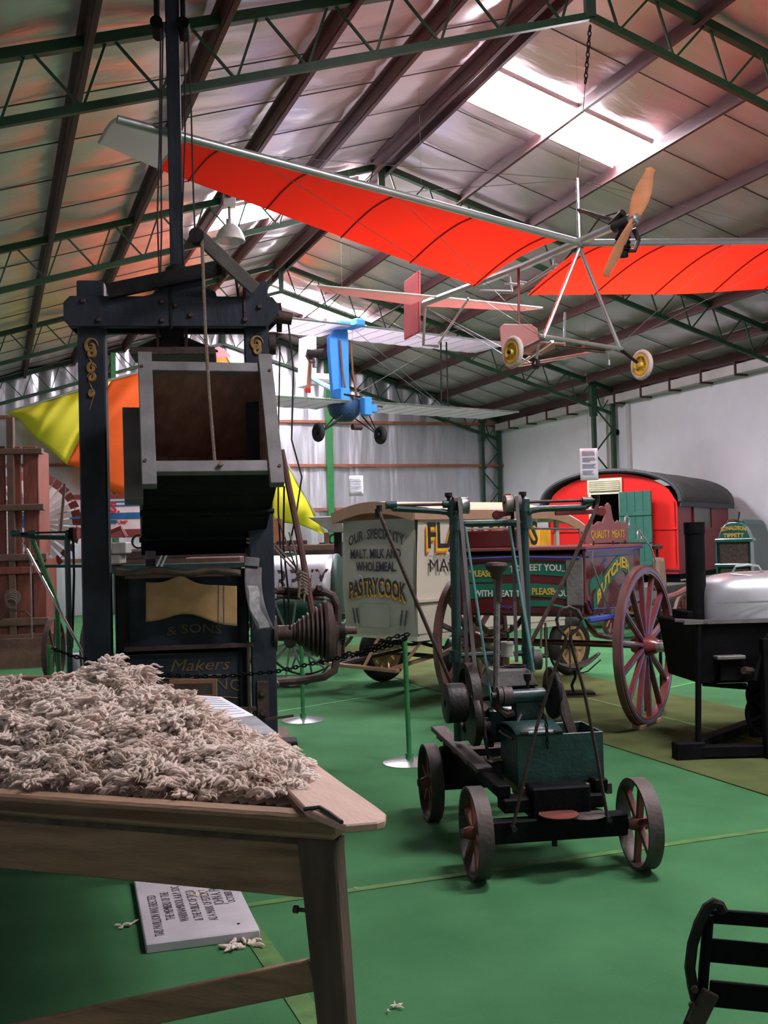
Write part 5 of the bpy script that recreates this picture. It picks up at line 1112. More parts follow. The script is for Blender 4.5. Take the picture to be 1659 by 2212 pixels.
# ================================================================ RED ULTRALIGHT (hung under the ridge)
UF = Frame(5.25, 8.72, 7.9); UZ = 4.4
ul = thing('red_ultralight', 'red winged ultralight aircraft with wooden propeller and yellow wheels, hung from the roof', 'aircraft', UF.w(0, 0, UZ))
def ut(name, pts, r, m=tube, par=None): return B().tube([UF.w(*p) for p in pts], r, 8).out(name, m, par or ul, smooth=True)
def lead(s): return UF.w(s, -.02, UZ + (.118 if s > 0 else .105) * abs(s))
def wingp(s, c):
    sg = 1 if s > 0 else -1; a = abs(s); t = min(1, a / 3.8)
    ch = 1.36 - .42 * t; 
    if a > 3.75: ch *= 1 - .25 * ((a - 3.75) / .58) ** 1.1
    dz = (-.2 + .27 * t) if s < 0 else -.2 - .12 * min(1, a / 2.4); p = lead(s); r0 = max(0, (.5 - a) / .5) * 0
    return p + UF.v * (ch * c) + V((0, 0, dz * c + .06 * math.sin(math.pi * min(1, c ** .8)) - .0))
for sg, nm in ((-1, 'wing_sail'), (1, 'wing_sail')):
    B().grid(lambda a, c: wingp(sg * (.18 + .15 * c + (3.78 - .18 - .15 * c) * a), c), 40, 14).out(nm, redsail, ul, smooth=True)
    B().grid(lambda a, c: wingp(sg * (3.78 + .55 * a), c), 6, 14).out('wing_tip_sail', whsail, ul, smooth=True, label='off white sail at the wing tip')
    B().tube([lead(sg * .02), lead(sg * 2.2), lead(sg * 4.36)], .034, 10).out('leading_spar', tube, ul, smooth=True)
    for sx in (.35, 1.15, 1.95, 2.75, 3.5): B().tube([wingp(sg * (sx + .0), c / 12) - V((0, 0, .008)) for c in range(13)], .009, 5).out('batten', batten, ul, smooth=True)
    B().tube([wingp(sg * 3.78, c / 12) - V((0, 0, .006)) for c in range(13)], .012, 5).out('tip_batten', whsail, ul, smooth=True)
    B().tube([wingp(sg * 4.33, c / 12) for c in range(13)], .012, 5).out('tip_batten', whsail, ul, smooth=True)
    for s_ in (2.0, 3.3):
        B().tube([UF.w(0, 0, UZ + .61), lead(sg * s_)], .003, 4).out('flying_wire', steel, ul); B().tube([UF.w(sg * .45, 0, 3.47), lead(sg * s_)], .003, 4).out('flying_wire', steel, ul)
ut('king_post', [(0, 0, UZ - .02), (0, 0, UZ + .62)], .018, bright)
ut('boom', [(0, -.62, UZ + .03), (0, .9, UZ - .0), (0, 2.9, UZ + .04)], .04); ut('lower_boom', [(0, .35, UZ - .12), (.02, 1.1, UZ - .22), (0, 1.7, UZ - .08)], .02)
ut('boom_strut', [(0, .4, UZ), (.0, .42, UZ - .16)], .012); ut('boom_strut', [(0, 1.15, UZ), (.0, 1.1, UZ - .24)], .012)
ut('engine_strut', [(0, 0, UZ + .32), (0, -.5, UZ + .08)], .02, rust)
for u, v in ((-.1, .9), (.1, 1.0)): ut('cleat', [(u, v, UZ - .16), (-u, v + .1, UZ - .14)], .012)
# undercarriage
for sx, z in ((-.45, 3.48), (.45, 3.44)):
    ut('leg', [(0, 0, UZ - .04), (sx, 0, z)], .019, bright if sx < 0 else tube)
ut('cross_tube', [(-.5, 0, 3.49), (.48, 0, 3.43)], .02)
ut('axle_strut', [(-.45, 0, 3.47), (-.74, .02, 3.34)], .014, rust); ut('axle_strut', [(.45, 0, 3.43), (.66, .0, 3.31)], .016, iron)
for sx, z, sg in ((-.8, 3.32, -1), (.72, 3.29, 1)):
    w_ = wheel(UF.w(sx, .0, z), UF.u * sg, .15, .05, ul, rim=tyrec, spoke=yel, hubm=yel, n=5, sp=.03, hub=.03, tyre=.026, hubw=.07, sw=.012, cap=(1, iron, .02))
    B().ring(UF.w(sx, .0, z), UF.u, .085, .1, .05, 30).out('wheel_disc', yel, w_, smooth=True)
    for k in range(5):
        a = 2 * math.pi * k / 5; d = UF.v * math.cos(a) + V((0, 0, 1)) * math.sin(a); n_ = UF.u.cross(d)
        B().prism([UF.w(sx, 0, z) + d * .02 - n_ * .012, UF.w(sx, 0, z) + d * .095 - n_ * .05, UF.w(sx, 0, z) + d * .095 + n_ * .02], UF.u * .012).out('spoke', yel, w_)
ut('keel_tube', [(-.35, 0, 3.45), (-.1, .9, 3.38)], .016); ut('keel_tube', [(.35, 0, 3.42), (-.1, .9, 3.38)], .016); ut('rear_stay', [(-.1, .9, 3.4), (0, 2.9, UZ)], .004, steel); ut('rear_stay', [(.1, .9, 3.4), (.0, 2.9, UZ)], .004, steel)
ut('seat_post', [(-.33, .55, 3.72), (-.28, .6, UZ - .12)], .014, mat('seat_post_red', (.2, .05, .045), .5)); ut('control_stick', [(.02, .3, 3.48), (.0, .25, 3.8)], .012, bright)
pts = [(-.5, .6, 3.42), (-.08, .52, 3.42), (-.14, .5, 3.68), (-.2, .52, 3.72), (-.47, .6, 3.72), (-.52, .6, 3.68)]
B().prism([UF.w(*p) for p in pts], UF.v * .015).out('seat_back', seatm, ul, bev=.008)
B().prism([UF.w(-.48, .58, 3.43), UF.w(-.1, .5, 3.43), UF.w(-.1, .12, 3.46), UF.w(-.4, .15, 3.46)], V((0, 0, .015))).out('seat_base', seatm, ul, bev=.005)
for z_ in (3.42, 3.4): ut('pedal_tube', [(-.3, .02, z_), (.3, .04, z_ - .01)], .008, rust)
B().beam(UF.w(.05, .05, 3.44), UF.w(.3, .05, 3.43), .05, .02).out('foot_plate', seatm, ul); ut('hanging_tag', [(.32, .02, 3.41), (.33, .02, 3.3)], .003, steel); B().lathe(UF.w(.33, .02, 3.27), (0, 0, 1), [(0, 0), (.014, .0), (.01, .05), (0, .05)], 8).out('tag_weight', bright, ul)
wheel(UF.w(-.4, .2, 3.27), UF.u, .05, .03, ul, rim=rubber, spoke=steel, hubm=steel, n=4, sp=.01, hub=.015, rt=.02, name='tail_wheel'); ut('fork', [(-.4, .2, 3.27), (-.4, .15, 3.44)], .012)
# engine and propeller
hub = UF.w(0.0, -.68, UZ + .06)
hub = EYEV + ray(1367, 474) * 9.42
ut('engine_mount', [(0, -.45, UZ + .05), (0, -.62, UZ + .12)], .035, engt)
B().cyl(hub + UF.v * .02, hub + UF.v * .24, .055, seg=14).out('crankcase', engt, ul, smooth=True)
for k in range(7): B().cyl(hub + UF.v * .14 + V((0, 0, -.1 - .022 * k)), hub + UF.v * .14 + V((0, 0, -.112 - .022 * k)), .06 + (.01 if k % 2 else 0), seg=14).out('cylinder_fin', blacki, ul)
B().cyl(hub + UF.v * .14 + V((0, 0, -.02)), hub + UF.v * .14 + V((0, 0, -.3)), .045, seg=12).out('cylinder', blacki, ul, smooth=True)
B().tube([hub + UF.v * .14 + V((0, 0, -.24)), hub + UF.v * .1 + UF.u * .1 + V((0, 0, -.24)), hub + UF.v * .08 + UF.u * .13 + V((0, 0, -.15)), hub + UF.v * .08 + UF.u * .08 + V((0, 0, -.05))], .022, 8).out('exhaust_pipe', engt, ul, smooth=True)
ut('fuel_line', [(0, -.1, UZ + .04), (0, -.3, UZ + .16), (0, -.55, UZ + .14)], .008, dropem)
pa_ = (EYEV + ray(1405, 362) * 9.3); pb_ = (EYEV + ray(1305, 598) * 9.5)
def blade(tip):
    d = (tip - hub); Lb = d.length; d.normalize(); nrm = UF.v; w = d.cross(nrm).normalized()
    def f(a, c):
        r = a * Lb; ch = .045 + .034 * math.sin(math.pi * min(1, a * 1.15)) if a < .93 else .058 * math.sqrt(max(.02, 1 - ((a - .93) / .07) ** 2)); tw = .7 - .55 * a
        t = 2 * math.pi * c; x = math.cos(t) * ch; y = math.sin(t) * (.02 - .014 * a)
        return hub - nrm * .01 + d * r + w * (x * math.cos(tw) - y * math.sin(tw)) + nrm * (x * math.sin(tw) + y * math.cos(tw))
    B().grid(f, 24, 12).out('propeller_blade', propw, ul, smooth=True)
blade(pa_); blade(pb_)
B().lathe(hub - UF.v * .06, UF.v, [(0, -.03), (.014, -.03), (.018, 0), (.04, .005), (.045, .03), (.045, .1), (0, .1)], 20).out('propeller_boss', bright, ul, smooth=True)
# tail
B().prism([UF.w(-1.45, 2.75, 4.47), UF.w(-.1, 2.62, 4.44), UF.w(-.1, 3.05, 4.44), UF.w(-1.3, 2.95, 4.47)], V((0, 0, .02))).out('tailplane', mat('pale_pink_cloth', (.85, .5, .5), .6, var=.1, trans=.3), ul, bev=.006)
B().prism([UF.w(1.6, 2.75, 4.47), UF.w(.1, 2.62, 4.44), UF.w(.1, 3.05, 4.44), UF.w(1.45, 2.95, 4.47)], V((0, 0, .02))).out('tailplane', mat('pale_pink_cloth', (.85, .5, .5), .6, var=.1, trans=.3), ul, bev=.006)
ut('tailplane_tube', [(-1.46, 2.74, 4.48), (0, 2.6, 4.45), (1.6, 2.74, 4.48)], .014, whsail)
B().prism([UF.w(-.06, 2.95, 4.1), UF.w(-.04, 3.35, 4.08), UF.w(-.02, 3.35, 4.8), UF.w(-.04, 2.95, 4.84)], UF.u * .03).out('rudder', pinksail, ul, bev=.01)
for z0, z1 in ((4.46, 3.95),): ut('tail_strut', [(0, 2.88, z0), (.0, 2.95, z1), (.12, 2.8, z1 - .03)], .018); ut('tail_strut', [(.12, 2.8, 3.95), (.3, 2.4, 4.42)], .014)
ut('tail_wire', [(0, 2.9, 4.0), (-1.3, 2.8, 4.47)], .003, steel); ut('tail_wire', [(0, 2.9, 4.0), (1.4, 2.8, 4.47)], .003, steel)
hc_ = B(); top = UF.w(0, 0, UZ + .62); hk = V((5.39, 8.64, 6.47))
hc_.tube([top, top.lerp(hk, .62)], .004, 4).out('hanging_wire', steel, ul); chain(B(), [top.lerp(hk, .62), hk], .05, .007).out('hanging_chain', iron, ul)
B().tube([UF.w(0, 2.9, 4.48), V((UF.w(0, 2.9, 0).x, UF.w(0, 2.9, 0).y, rz(UF.w(0, 2.9, 0).x) - .02))], .0015, 4).out('hanging_wire', dropem, ul)

ul.scale = (1.05,) * 3; ul.location = (5.5125, 9.156, 4.5375)      # real span about 9 m; clear of the wool press mast

# ================================================================ BLUE ULTRALIGHT
GF = Frame(5.49, 16.09, 15); 
bu = thing('blue_ultralight', 'sky blue biplane ultralight with silver wings, hung beyond the red one', 'aircraft', GF.w(0, 0, 4.2))
def gt(name, pts, r, m=tube): return B().tube([GF.w(*p) for p in pts], r, 7).out(name, m, bu, smooth=True)
def gbox(name, u0, u1, v0, v1, z0, z1, m, bev=.01): return B().box(GF, u0, u1, v0, v1, z0, z1).out(name, m, bu, bev=bev)
for z, L0, L1, dz in ((5.1, -2.1, 3.35, 0.0), (3.88, -2.1, 3.5, 0.0)):
    for a0, a1 in ((L0, -.02 if z > 5 else -.12), (.14 if z > 5 else .2, L1)):
        n_ = 30
        def wf_(a, c, a0=a0, a1=a1, z=z):
            u = a0 + (a1 - a0) * a; t = 2 * math.pi * c; x = .48 - .48 * math.cos(t); yv = math.sin(t) * (.05 if math.sin(t) > 0 else .015) * (1 - .7 * x / .96) * 1.3
            rib = .012 * abs(math.sin(math.pi * u / .3)) if math.sin(t) > 0 else 0
            return GF.w(u, x, z + yv * 1.0 - rib - .02 * x)
        B().grid(wf_, 60, 14).out('wing', skin, bu, smooth=True)
        gt('leading_edge', [(a0, -.01, z), (a1, -.01, z)], .018, bright)
        k = a0 + .1
        while k < a1: gt('rib', [(k, .03, z - .022), (k, .9, z - .03)], .005, skin); k += .3
for u in (-.0, ): pass
gbox('pylon', -.09, .1, .3, .42, 3.95, 5.2, skyb); B().prism([GF.w(-.25, .32, 4.72), GF.w(-.25, .32, 4.95), GF.w(-.08, .32, 5.12), GF.w(-.08, .32, 4.1), GF.w(-.2, .32, 4.0)], GF.v * .1).out('pylon_fairing', skyb, bu, bev=.01)
gbox('pylon_cap', -.02, .16, -.12, .3, 5.08, 5.2, skyb, .02); gbox('cap_fairing', -.25, .1, .05, .6, 5.12, 5.19, skyb, .03)
B().lathe(GF.w(-.1, .7, 5.15), (0, 0, 1), [(0, 0), (.04, 0), (.04, .16), (.03, .18), (0, .18)], 10).out('red_lamp', redv, bu, smooth=True)
B().lathe(GF.w(0.02, .35, 3.58), (0, 0, 1), [(0, 0), (.12, .01), (.24, .12), (.28, .24), (.26, .36), (.2, .4), (0, .4)], 18).out('cockpit_pod', mat('pod_dark_blue', (.02, .07, .16), .4), bu, smooth=True)
gbox('nose_block', .12, .26, -.1, .05, 3.66, 3.95, skyb); gbox('foot_block', .27, .42, -.02, .08, 3.72, 3.85, skyb); gbox('side_panel', -.2, -.02, .1, .4, 3.9, 4.1, skyb)
for u in (-.08, .12): gt('harness_strap', [(u, .28, 4.9), (u + .02, .26, 4.4), (u + .05, .2, 3.98), (u + .1, .05, 3.95)], .018, strapb)
gt('control_bar', [(-.15, .1, 4.0), (.45, .0, 3.93)], .014, iron); gt('control_bar', [(.2, 0, 3.85), (.6, .1, 3.83)], .012, strapb)
B().tube([GF.P(740, 850, .5), GF.P(700, 832, 1.7), GF.P(668, 814, 2.7)], [.06, .045, .035], 8).out('tail_boom', mat('pale_blue_paint', (.15, .45, .75), .4), bu, smooth=True)
B().prism([GF.P(672, 830, 2.6), GF.P(684, 832, 2.6), GF.P(684, 722, 2.6), GF.P(675, 722, 2.6)], GF.v * .5).out('fin', skin, bu, bev=.01)
B().prism([GF.P(680, 806, 2.5), GF.P(735, 808, 2.5), GF.P(735, 822, 2.5), GF.P(680, 818, 2.5)], GF.v * .4).out('tailplane', skin, bu, bev=.01)
B().cyl(GF.w(-.36, .8, 4.72), GF.w(-.2, .55, 4.72), .08, seg=12).out('engine_block', engt, bu, smooth=True); B().cyl(GF.w(-.3, .7, 4.5), GF.w(-.3, .7, 4.8), .05, seg=10).out('cylinder', steel, bu, smooth=True)
B().prism([GF.w(-.32, .95, 4.15), GF.w(-.24, .95, 4.15), GF.w(-.2, .95, 4.72), GF.w(-.26, .95, 4.72)], GF.v * .03).out('propeller_blade', propw, bu, bev=.006); B().box(GF, -.33, -.25, .94, .98, 4.12, 4.2).out('propeller_tip', redv, bu)
gt('exhaust_loop', [(-.36, .6, 4.75), (-.5, .6, 4.76), (-.53, .6, 4.66), (-.46, .6, 4.56), (-.36, .6, 4.58)], .015, rust)
for sx in (-1, 1):
    wc_ = GF.w(-.58 if sx < 0 else .62, .2, 3.38); 
    wheel(wc_, GF.u * sx, .155, .1, bu, rim=rubber, spoke=iron, hubm=iron, n=3, sp=.05, hub=.05, tyre=.05)
    for v in (-.0, .2, .45): B().tube([wc_ - GF.u * sx * .05, GF.w(.08 + sx * .18, v, 3.68)], .011, 6).out('undercarriage_strut', iron, bu, smooth=True)
B().lathe(GF.w(.05, .1, 3.48), GF.u, [(0, -.05), (.05, -.05), (.05, .12), (0, .12)], 12).out('nose_wheel', rust, bu, smooth=True)
gt('wing_strut', [(1.98, .25, 5.08), (1.95, .25, 3.92)], .014, iron); gt('wing_strut', [(2.18, .35, 5.08), (2.18, .35, 3.92)], .014, iron)
gt('bracing_wire', [(.1, .1, 5.05), (1.95, .2, 3.92)], .004, steel); gt('bracing_wire', [(.1, .6, 3.92), (2.1, .4, 5.05)], .004, steel); gt('bracing_wire', [(.1, .5, 5.05), (2.2, .5, 3.92)], .004, steel)
gt('hanging_wire', [(0, .3, 5.2), (0, .3, 7.3)], .0015, dropem)

# ================================================================ HANG GLIDER ON THE FAR WALL
HF = Frame(0, 25.6, 0)
hg = thing('hang_glider', 'yellow and orange hang glider sail spread before the far foil wall', 'hang glider', HF.P(300, 950))
def poly(pts, t):
    n = len(pts) - 1; i = min(int(t * n), n - 1); f = t * n - i; return (pts[i][0] + (pts[i + 1][0] - pts[i][0]) * f, pts[i][1] + (pts[i + 1][1] - pts[i][1]) * f)
def sail(top, bot, m, nm):
    def f(a, c):
        p = poly(top, a); q = poly(bot, a); x = p[0] + (q[0] - p[0]) * c; y = p[1] + (q[1] - p[1]) * c
        w = HF.P(x, y, 0); return w + HF.v * (-.25 * math.sin(math.pi * c) * math.sin(math.pi * min(1, a + .1)) + .02 * math.sin(a * 31 + c * 5))
    B().grid(f, 40, 16).out(nm, m, hg, smooth=True, solid=.01)
sail([(15, 891), (120, 861), (240, 822)], [(15, 891), (40, 905), (75, 945), (92, 956), (130, 990), (144, 1004)], sy, 'sail_panel')
sail([(240, 822), (360, 790), (480, 757), (520, 828), (556, 892)], [(144, 1004), (170, 1010), (235, 1060), (330, 1095), (440, 1110), (583, 1070)], so, 'sail_panel')
sail([(556, 892), (600, 970), (645, 1050), (706, 1158)], [(583, 1070), (592, 1126), (650, 1134), (706, 1158)], sy, 'sail_panel')
B().tube([HF.P(12, 892, -.03), HF.P(240, 820, -.03), HF.P(482, 755, -.03), HF.P(708, 1160, -.03)], .03, 7).out('leading_tube', tube, hg, smooth=True)
B().grid(lambda a, c: HF.P(448 + 50 * a, 772 - 24 * c * (1 - abs(2 * a - 1) * .8) , -.4), 6, 3).out('nose_cloth', pinksail, hg, solid=.01)
B().tube([HF.P(482, 757, 0), V((HF.P(482, 757, 0).x, 25.6, rz(HF.P(482, 757, 0).x) + .02))], .005, 4).out('hanging_wire', steel, hg)

# ================================================================ WINDMILL WHEEL AND TAIL BOARD
MC = EYEV + ray(62, 1130) * 16.5; MF = Frame(MC.x, MC.y, -16, MC.z)
wm = thing('windmill_head', 'white windmill fan with red tipped blades and lettered tail board, left background', 'windmill', V((MC.x, MC.y, 0)))
for i in range(34):
    a = 2 * math.pi * i / 34; d = MF.u * math.cos(a) + V((0, 0, 1)) * math.sin(a); n_ = MF.v.cross(d); c0m = MF.w(0, 0, 0)
    for r0, r1, m, nm in ((.2, .66, mwhite, 'blade'), (.665, .8, mred, 'blade_tip')):
        w0, w1 = .012 + .05 * r0, .012 + .05 * r1; n2 = n_ + MF.v * .6
        B().prism([c0m + d * r0 - n2 * w0, c0m + d * r1 - n2 * w1, c0m + d * r1 + n2 * w1, c0m + d * r0 + n2 * w0], MF.v * .008).out(nm, m, wm)
for r in (.45, .72): B().ring(MF.w(0, .03, 0), MF.v, r, r + .015, .02, 40).out('rim_ring', steel, wm)
for a in (.2, 1.25, 2.3, 3.35, 4.4, 5.4): B().beam(MF.w(0, .02, 0), MF.w(.72 * math.cos(a), .02, .72 * math.sin(a)), .02, .03).out('arm', mblue, wm)
B().cyl(MF.w(0, -.08, 0), MF.w(0, .3, 0), .1, seg=16).out('hub', mblue, wm, smooth=True)
tb0 = MF.uz(196, 1066, .25); tb1 = MF.uz(330, 1148, .25)
def mb(name, y0, y1, m, dv=0.0, x0=150, x1=318): 
    u0, zt = MF.uz(x0, y0, .25); u1, zb = MF.uz(x1, y1, .25); return B().box(MF, u0, u1, .25 - dv, .27, zb, zt).out(name, m, wm)
mb('tail_board', 1074, 1149, mwhite); mb('border_band', 1069, 1076, mred, .006); mb('stripe', 1110, 1120, mblue, .005); mb('border_band', 1146, 1160, mred, .006); mb('groove', 1083.5, 1084.5, mblue, .003, 200); mb('groove', 1092, 1093, mblue, .003, 200)
u, z = MF.uz(249, 1107, .25); text('WINDMILLS.', lambda x, y, h: MF.w(u + .16 + x, .24 - h, z + y), .2, lred, wm, align='RIGHT', bold=.004) if False else text('S.', lambda x, y, h: MF.w(u + x, .24 - h, z + y), .23, lred, wm, bold=.006)
u2, z2 = MF.uz(262, 1132, .25); text('PUMP', lambda x, y, h: MF.w(u2 + x, .24 - h, z2 + y), .08, lred, wm, bold=.002)
B().cyl(MF.w(0, .2, -.1) , V((MF.w(0, .2, 0).x, MF.w(0, .2, 0).y, 0)), .07, seg=12).out('stand_post', engt, wm, smooth=True)
B().beam(MF.w(0, .26, 0), MF.w(1.3, .26, 0), .05).out('tail_arm', mblue, wm)

# ================================================================ OLD RED BOARDED PRESS AT THE LEFT
_o = atz(60, 1442); QF = Frame(_o.x, _o.y, -14)
qp_ = thing('red_press', 'old red boarded wool press with brown posts at the left edge', 'wool press', QF.w(-.5, .3, 0))
def qb(name, x0, y0, x1, y1, v0, v1, m, bev=.008):
    u0, zt = QF.uz(x0, y0, v0); u1, zb = QF.uz(x1, y1, v0); return B().box(QF, u0, u1, v0, v1, zb, zt).out(name, m, qp_, bev=bev)
for x0, x1 in ((-90, -55), (-54, -16), (-15, 14), (15, 48), (49, 82)): qb('board', x0, 964, x1, 1200, .06, .1, redpress)
for x0, x1 in ((-90, -50), (-49, -8), (-7, 34), (35, 70), (71, 99)): qb('board', x0, 1204, x1, 1392, .04, .08, redpress)
qb('box_side', 78, 970, 86, 1200, .06, .8, redpress); qb('box_side', 94, 1206, 102, 1392, .04, .8, redpress)
qb('post', 13, 900, 36, 1400, -.02, .1, brownw); qb('post', -85, 900, -62, 1400, -.02, .1, brownw)
for y, x1, m in ((970, 90, brownw), (1092, 94, brownw), (1200, 100, brownw), (1228, 104, redpress), (1340, 104, brownw), (1375, 120, brownw)): qb('cross_rail', -95, y, x1, y + 10, -.03, .12, m)
qb('base_beam', -120, 1384, 122, 1404, -.05, .9, brownw); qb('base_foot', -120, 1404, 118, 1442, -.05, .12, mat('foot_timber', (.16, .09, .06), .8, var=.3, bump=.3))
u, z = QF.uz(28, 1290, -.05); 
for k in range(5): B().ring(QF.w(u, -.08 - .02 * k, z - .02 * k), QF.v + V((0, 0, .3)), .1 - .01 * k, .115 - .01 * k, .015, 16).out('rope_coil', rope, qp_, smooth=True)
B().tube([QF.P(-10, 1350, -.1), QF.P(20, 1318, -.1), QF.P(55, 1320, -.1), QF.P(70, 1335, -.1)], .015, 6).out('crank_rod', rust, qp_, smooth=True)
B().beam(QF.P(140, 1045, .2), QF.P(131, 1150, .2), .035).out('lever_arm', brownw, qp_)

# ================================================================ GREEN SHEARING STAND, LEFT
_o = EYEV + ray(140, 1300) * 9.6; NF = Frame(_o.x, _o.y, -22)
ns = thing('shearing_stand', 'slender green overhead shearing stand with a silver drop tube, left of the wool press', 'stand', V((_o.x, _o.y, 0)))
def nt_(name, pix, r, m=engg): return B().tube([NF.P(x, y, v) for x, y, v in pix], r, 8).out(name, m, ns, smooth=True)
def foot(px, v, name='stand_leg'):
    p = NF.P(px, 1470, v); q = V((p.x, p.y, 0)); return p, q
p, q = foot(152, 0); B().tube([NF.P(145, 1158, 0), p, q], .026, 8).out('stand_leg', engg, ns, smooth=True)
p, q = foot(127, 0); B().tube([NF.P(70, 1166, 0), NF.P(100, 1240, 0), NF.P(124, 1310, 0), p, q], .022, 8).out('stand_leg', greenb, ns, smooth=True)
nt_('stand_arm', [(30, 1152, 0), (75, 1160, 0), (152, 1162, 0)], .022); nt_('drive_shaft', [(38, 1152, -.03), (150, 1149, -.03)], .009, iron); nt_('cross_bar', [(86, 1223, 0), (215, 1223, 0)], .014)
for x in (38, 70, 150): p = NF.P(x, 1152, -.02); B().cyl(p - NF.u * .03, p + NF.u * .03, .03, seg=12).out('bearing', engg, ns, smooth=True)
p = NF.P(32, 1152, 0); B().lathe(p, NF.v, [(0, -.03), (.035, -.03), (.035, .03), (0, .03)], 12).out('gear_case', engg, ns, smooth=True)
for x, m in ((156, blacki), (166, redm)): p = NF.P(x, 1152, 0); B().lathe(p - NF.u * .02, NF.u, [(0, 0), (.055, 0), (.055, .035), (0, .035)], 16).out('pulley', m, ns, smooth=True)
nt_('belt', [(158, 1160, .02), (160, 1240, .02), (156, 1400, .02)], .011, iron)
nt_('drop_tube', [(50, 1172, -.05), (135, 1330, -.05), (179, 1410, -.05), (183, 1462, -.05)], .013, bright); nt_('pull_cord', [(65, 1172, -.03), (67, 1270, -.03), (69, 1380, -.03)], .007, mat('pale_cord', (.45, .38, .32), .8))
B().box(NF, -.2, .4, -.15, .3, 0, .05).out('foot_plate', iron, ns, bev=.01)
p = atz(168, 1462); B().lathe(p, (0, 0, 1), [(0, 0), (.13, 0), (.14, .03), (.14, .27), (.12, .3), (0, .3)], 20).out('white_drum', mat('drum_white', (.35, .37, .42), .5), smooth=True, label='small whitish drum on the carpet behind the press post', cat='drum')

# ================================================================ FURPHY WATER CART
_o = EYEV + ray(650, 1275) * 12.3; TF2 = Frame(_o.x, _o.y, -24, 0)
wc = thing('water_cart', 'silver and green horizontal water tank cart with black lettering behind the cone drum', 'water cart', V((_o.x, _o.y, 0)))
zc = TF2.uz(650, 1283, 0)[1]; ue = TF2.uz(722, 1280, 0)[0]; rT = .44
def half(a0, a1, m, nm):
    def f(a, c): t = R(a0 + (a1 - a0) * c); return TF2.w(ue - 1.0 + 1.0 * a, -math.cos(t) * rT + rT, zc + math.sin(t) * rT)
    B().grid(f, 6, 20).out(nm, m, wc, smooth=True, solid=.006)
half(-12, 130, tankm, 'tank_barrel'); half(130, 348, tankd, 'tank_underside')
B().lathe(TF2.w(ue, rT, zc), TF2.u, [(rT + .012, -.03), (rT + .012, .0), (rT * .97, .03), (rT * .7, .07), (0, .09)], 30).out('cast_end', tankd, wc, smooth=True); B().lathe(TF2.w(ue - 1.0, rT, zc), -TF2.u, [(rT + .012, -.03), (rT + .012, .0), (rT * .97, .03), (0, .09)], 30).out('cast_end', tankd, wc, smooth=True)
def tt(x, y, h): t = (y + .02) / rT; return TF2.w(ue - .53 + x, rT - math.cos(t) * (rT + .004 + h), zc + math.sin(t) * (rT + .004 + h))
text('FURPHY', tt, .4, inkd, wc, width=.9, bold=.004)
for v, sg in ((-.12, -1), (2 * rT + .12, 1)): wheel(TF2.w(ue - .5, v, .52), TF2.v * sg, .52, .06, wc, rim=engt, spoke=steel, hubm=engt, n=12, sp=.022, hub=.07, rt=.02, hubw=.16)
B().cyl(TF2.w(ue - .5, -.15, .52), TF2.w(ue - .5, 1.03, .52), .025).out('axle', iron, wc)
for v in (.15, .75): B().beam(TF2.w(ue - 1.1, v, .78), TF2.w(ue + .25, v, .78), .06, .07).out('cart_rail', tankd, wc, bev=.006)
B().lathe(TF2.w(ue - .6, rT, zc + rT - .02), (0, 0, 1), [(0, 0), (.1, 0), (.1, .06), (0, .07)], 16).out('filler_lid', tankd, wc, smooth=True)

# ================================================================ BROWN WAGON IN THE BACKGROUND
_o = EYEV + ray(680, 1210) * 15.5; GW = Frame(_o.x, _o.y, -16)
wg_ = thing('farm_wagon', 'low brown timber farm wagon behind the silver water tank', 'wagon', V((_o.x, _o.y, 0)))
def wbx(name, x0, y0, x1, y1, v0, v1, m=brownw, bev=.01):
    u0, zt = GW.uz(x0, y0, v0); u1, zb = GW.uz(x1, y1, v0); return B().box(GW, u0, u1, v0, v1, zb, zt).out(name, m, wg_, bev=bev)
wbx('side_rail', 200, 1188, 760, 1199, 0, .08); wbx('side_rail', 200, 1206, 760, 1216, 1.2, 1.28); wbx('bed', 200, 1199, 760, 1208, 0, 1.25, mat('bed_timber', (.06, .03, .025), .8)); wbx('bolster', 598, 1168, 664, 1182, .2, .5, mat('bolster_dark', (.045, .025, .025), .8)); wbx('bolster', 690, 1172, 745, 1186, .5, .8, MATS['bolster_dark'])
wbx('standard', 588, 1120, 612, 1190, .3, .36, mat('tan_shield', (.27, .12, .05), .7, var=.3)); wbx('standard', 700, 1150, 712, 1190, .3, .36)
for x, y, r in ((640, 1178, .05), (722, 1165, .06), (300, 1170, .08)): p = GW.P(x, y, .4); B().ring(p, GW.v, r, r + .03, .06, 16).out('iron_ring', engt, wg_, smooth=True)
for u_, in ((-2.2,), (.1,)):
    for v, sg in ((.02, -1), (1.2, 1)): wheel(GW.w(u_, v, .5), GW.v * sg, .5, .07, wg_, rim=engt, spoke=brownw, hubm=brownw, n=12, sp=.045, hub=.09, rt=.05, hubw=.2)
    B().cyl(GW.w(u_, 0, .5), GW.w(u_, 1.25, .5), .035).out('axle', iron, wg_)
    B().box(GW, u_ - .08, u_ + .08, .05, 1.2, .5, 1.25).out('axle_bolster', brownw, wg_)
_o = EYEV + ray(700, 1130) * 14.2; XF = Frame(_o.x, _o.y, -25)
gp = thing('grey_hopper', 'grey tapering metal trough beside the cream van roof', 'trough', V((_o.x, _o.y, 0)))
B().prism([XF.P(664, 1117, 0), XF.P(736, 1114, 0), XF.P(745, 1150, 0), XF.P(716, 1150, 0)], XF.v * .8).out('trough', mat('weathered_sheet', (.22, .23, .2), .7, var=.2), gp, bev=.01)
p = XF.P(730, 1150, .4); B().box(Frame(p.x, p.y, -25), -.05, .05, -.05, .05, 0, p.z).out('support_post', iron, gp); B().box(Frame(p.x, p.y, -25), -.3, .3, -.3, .3, 0, .06).out('support_foot', iron, gp)

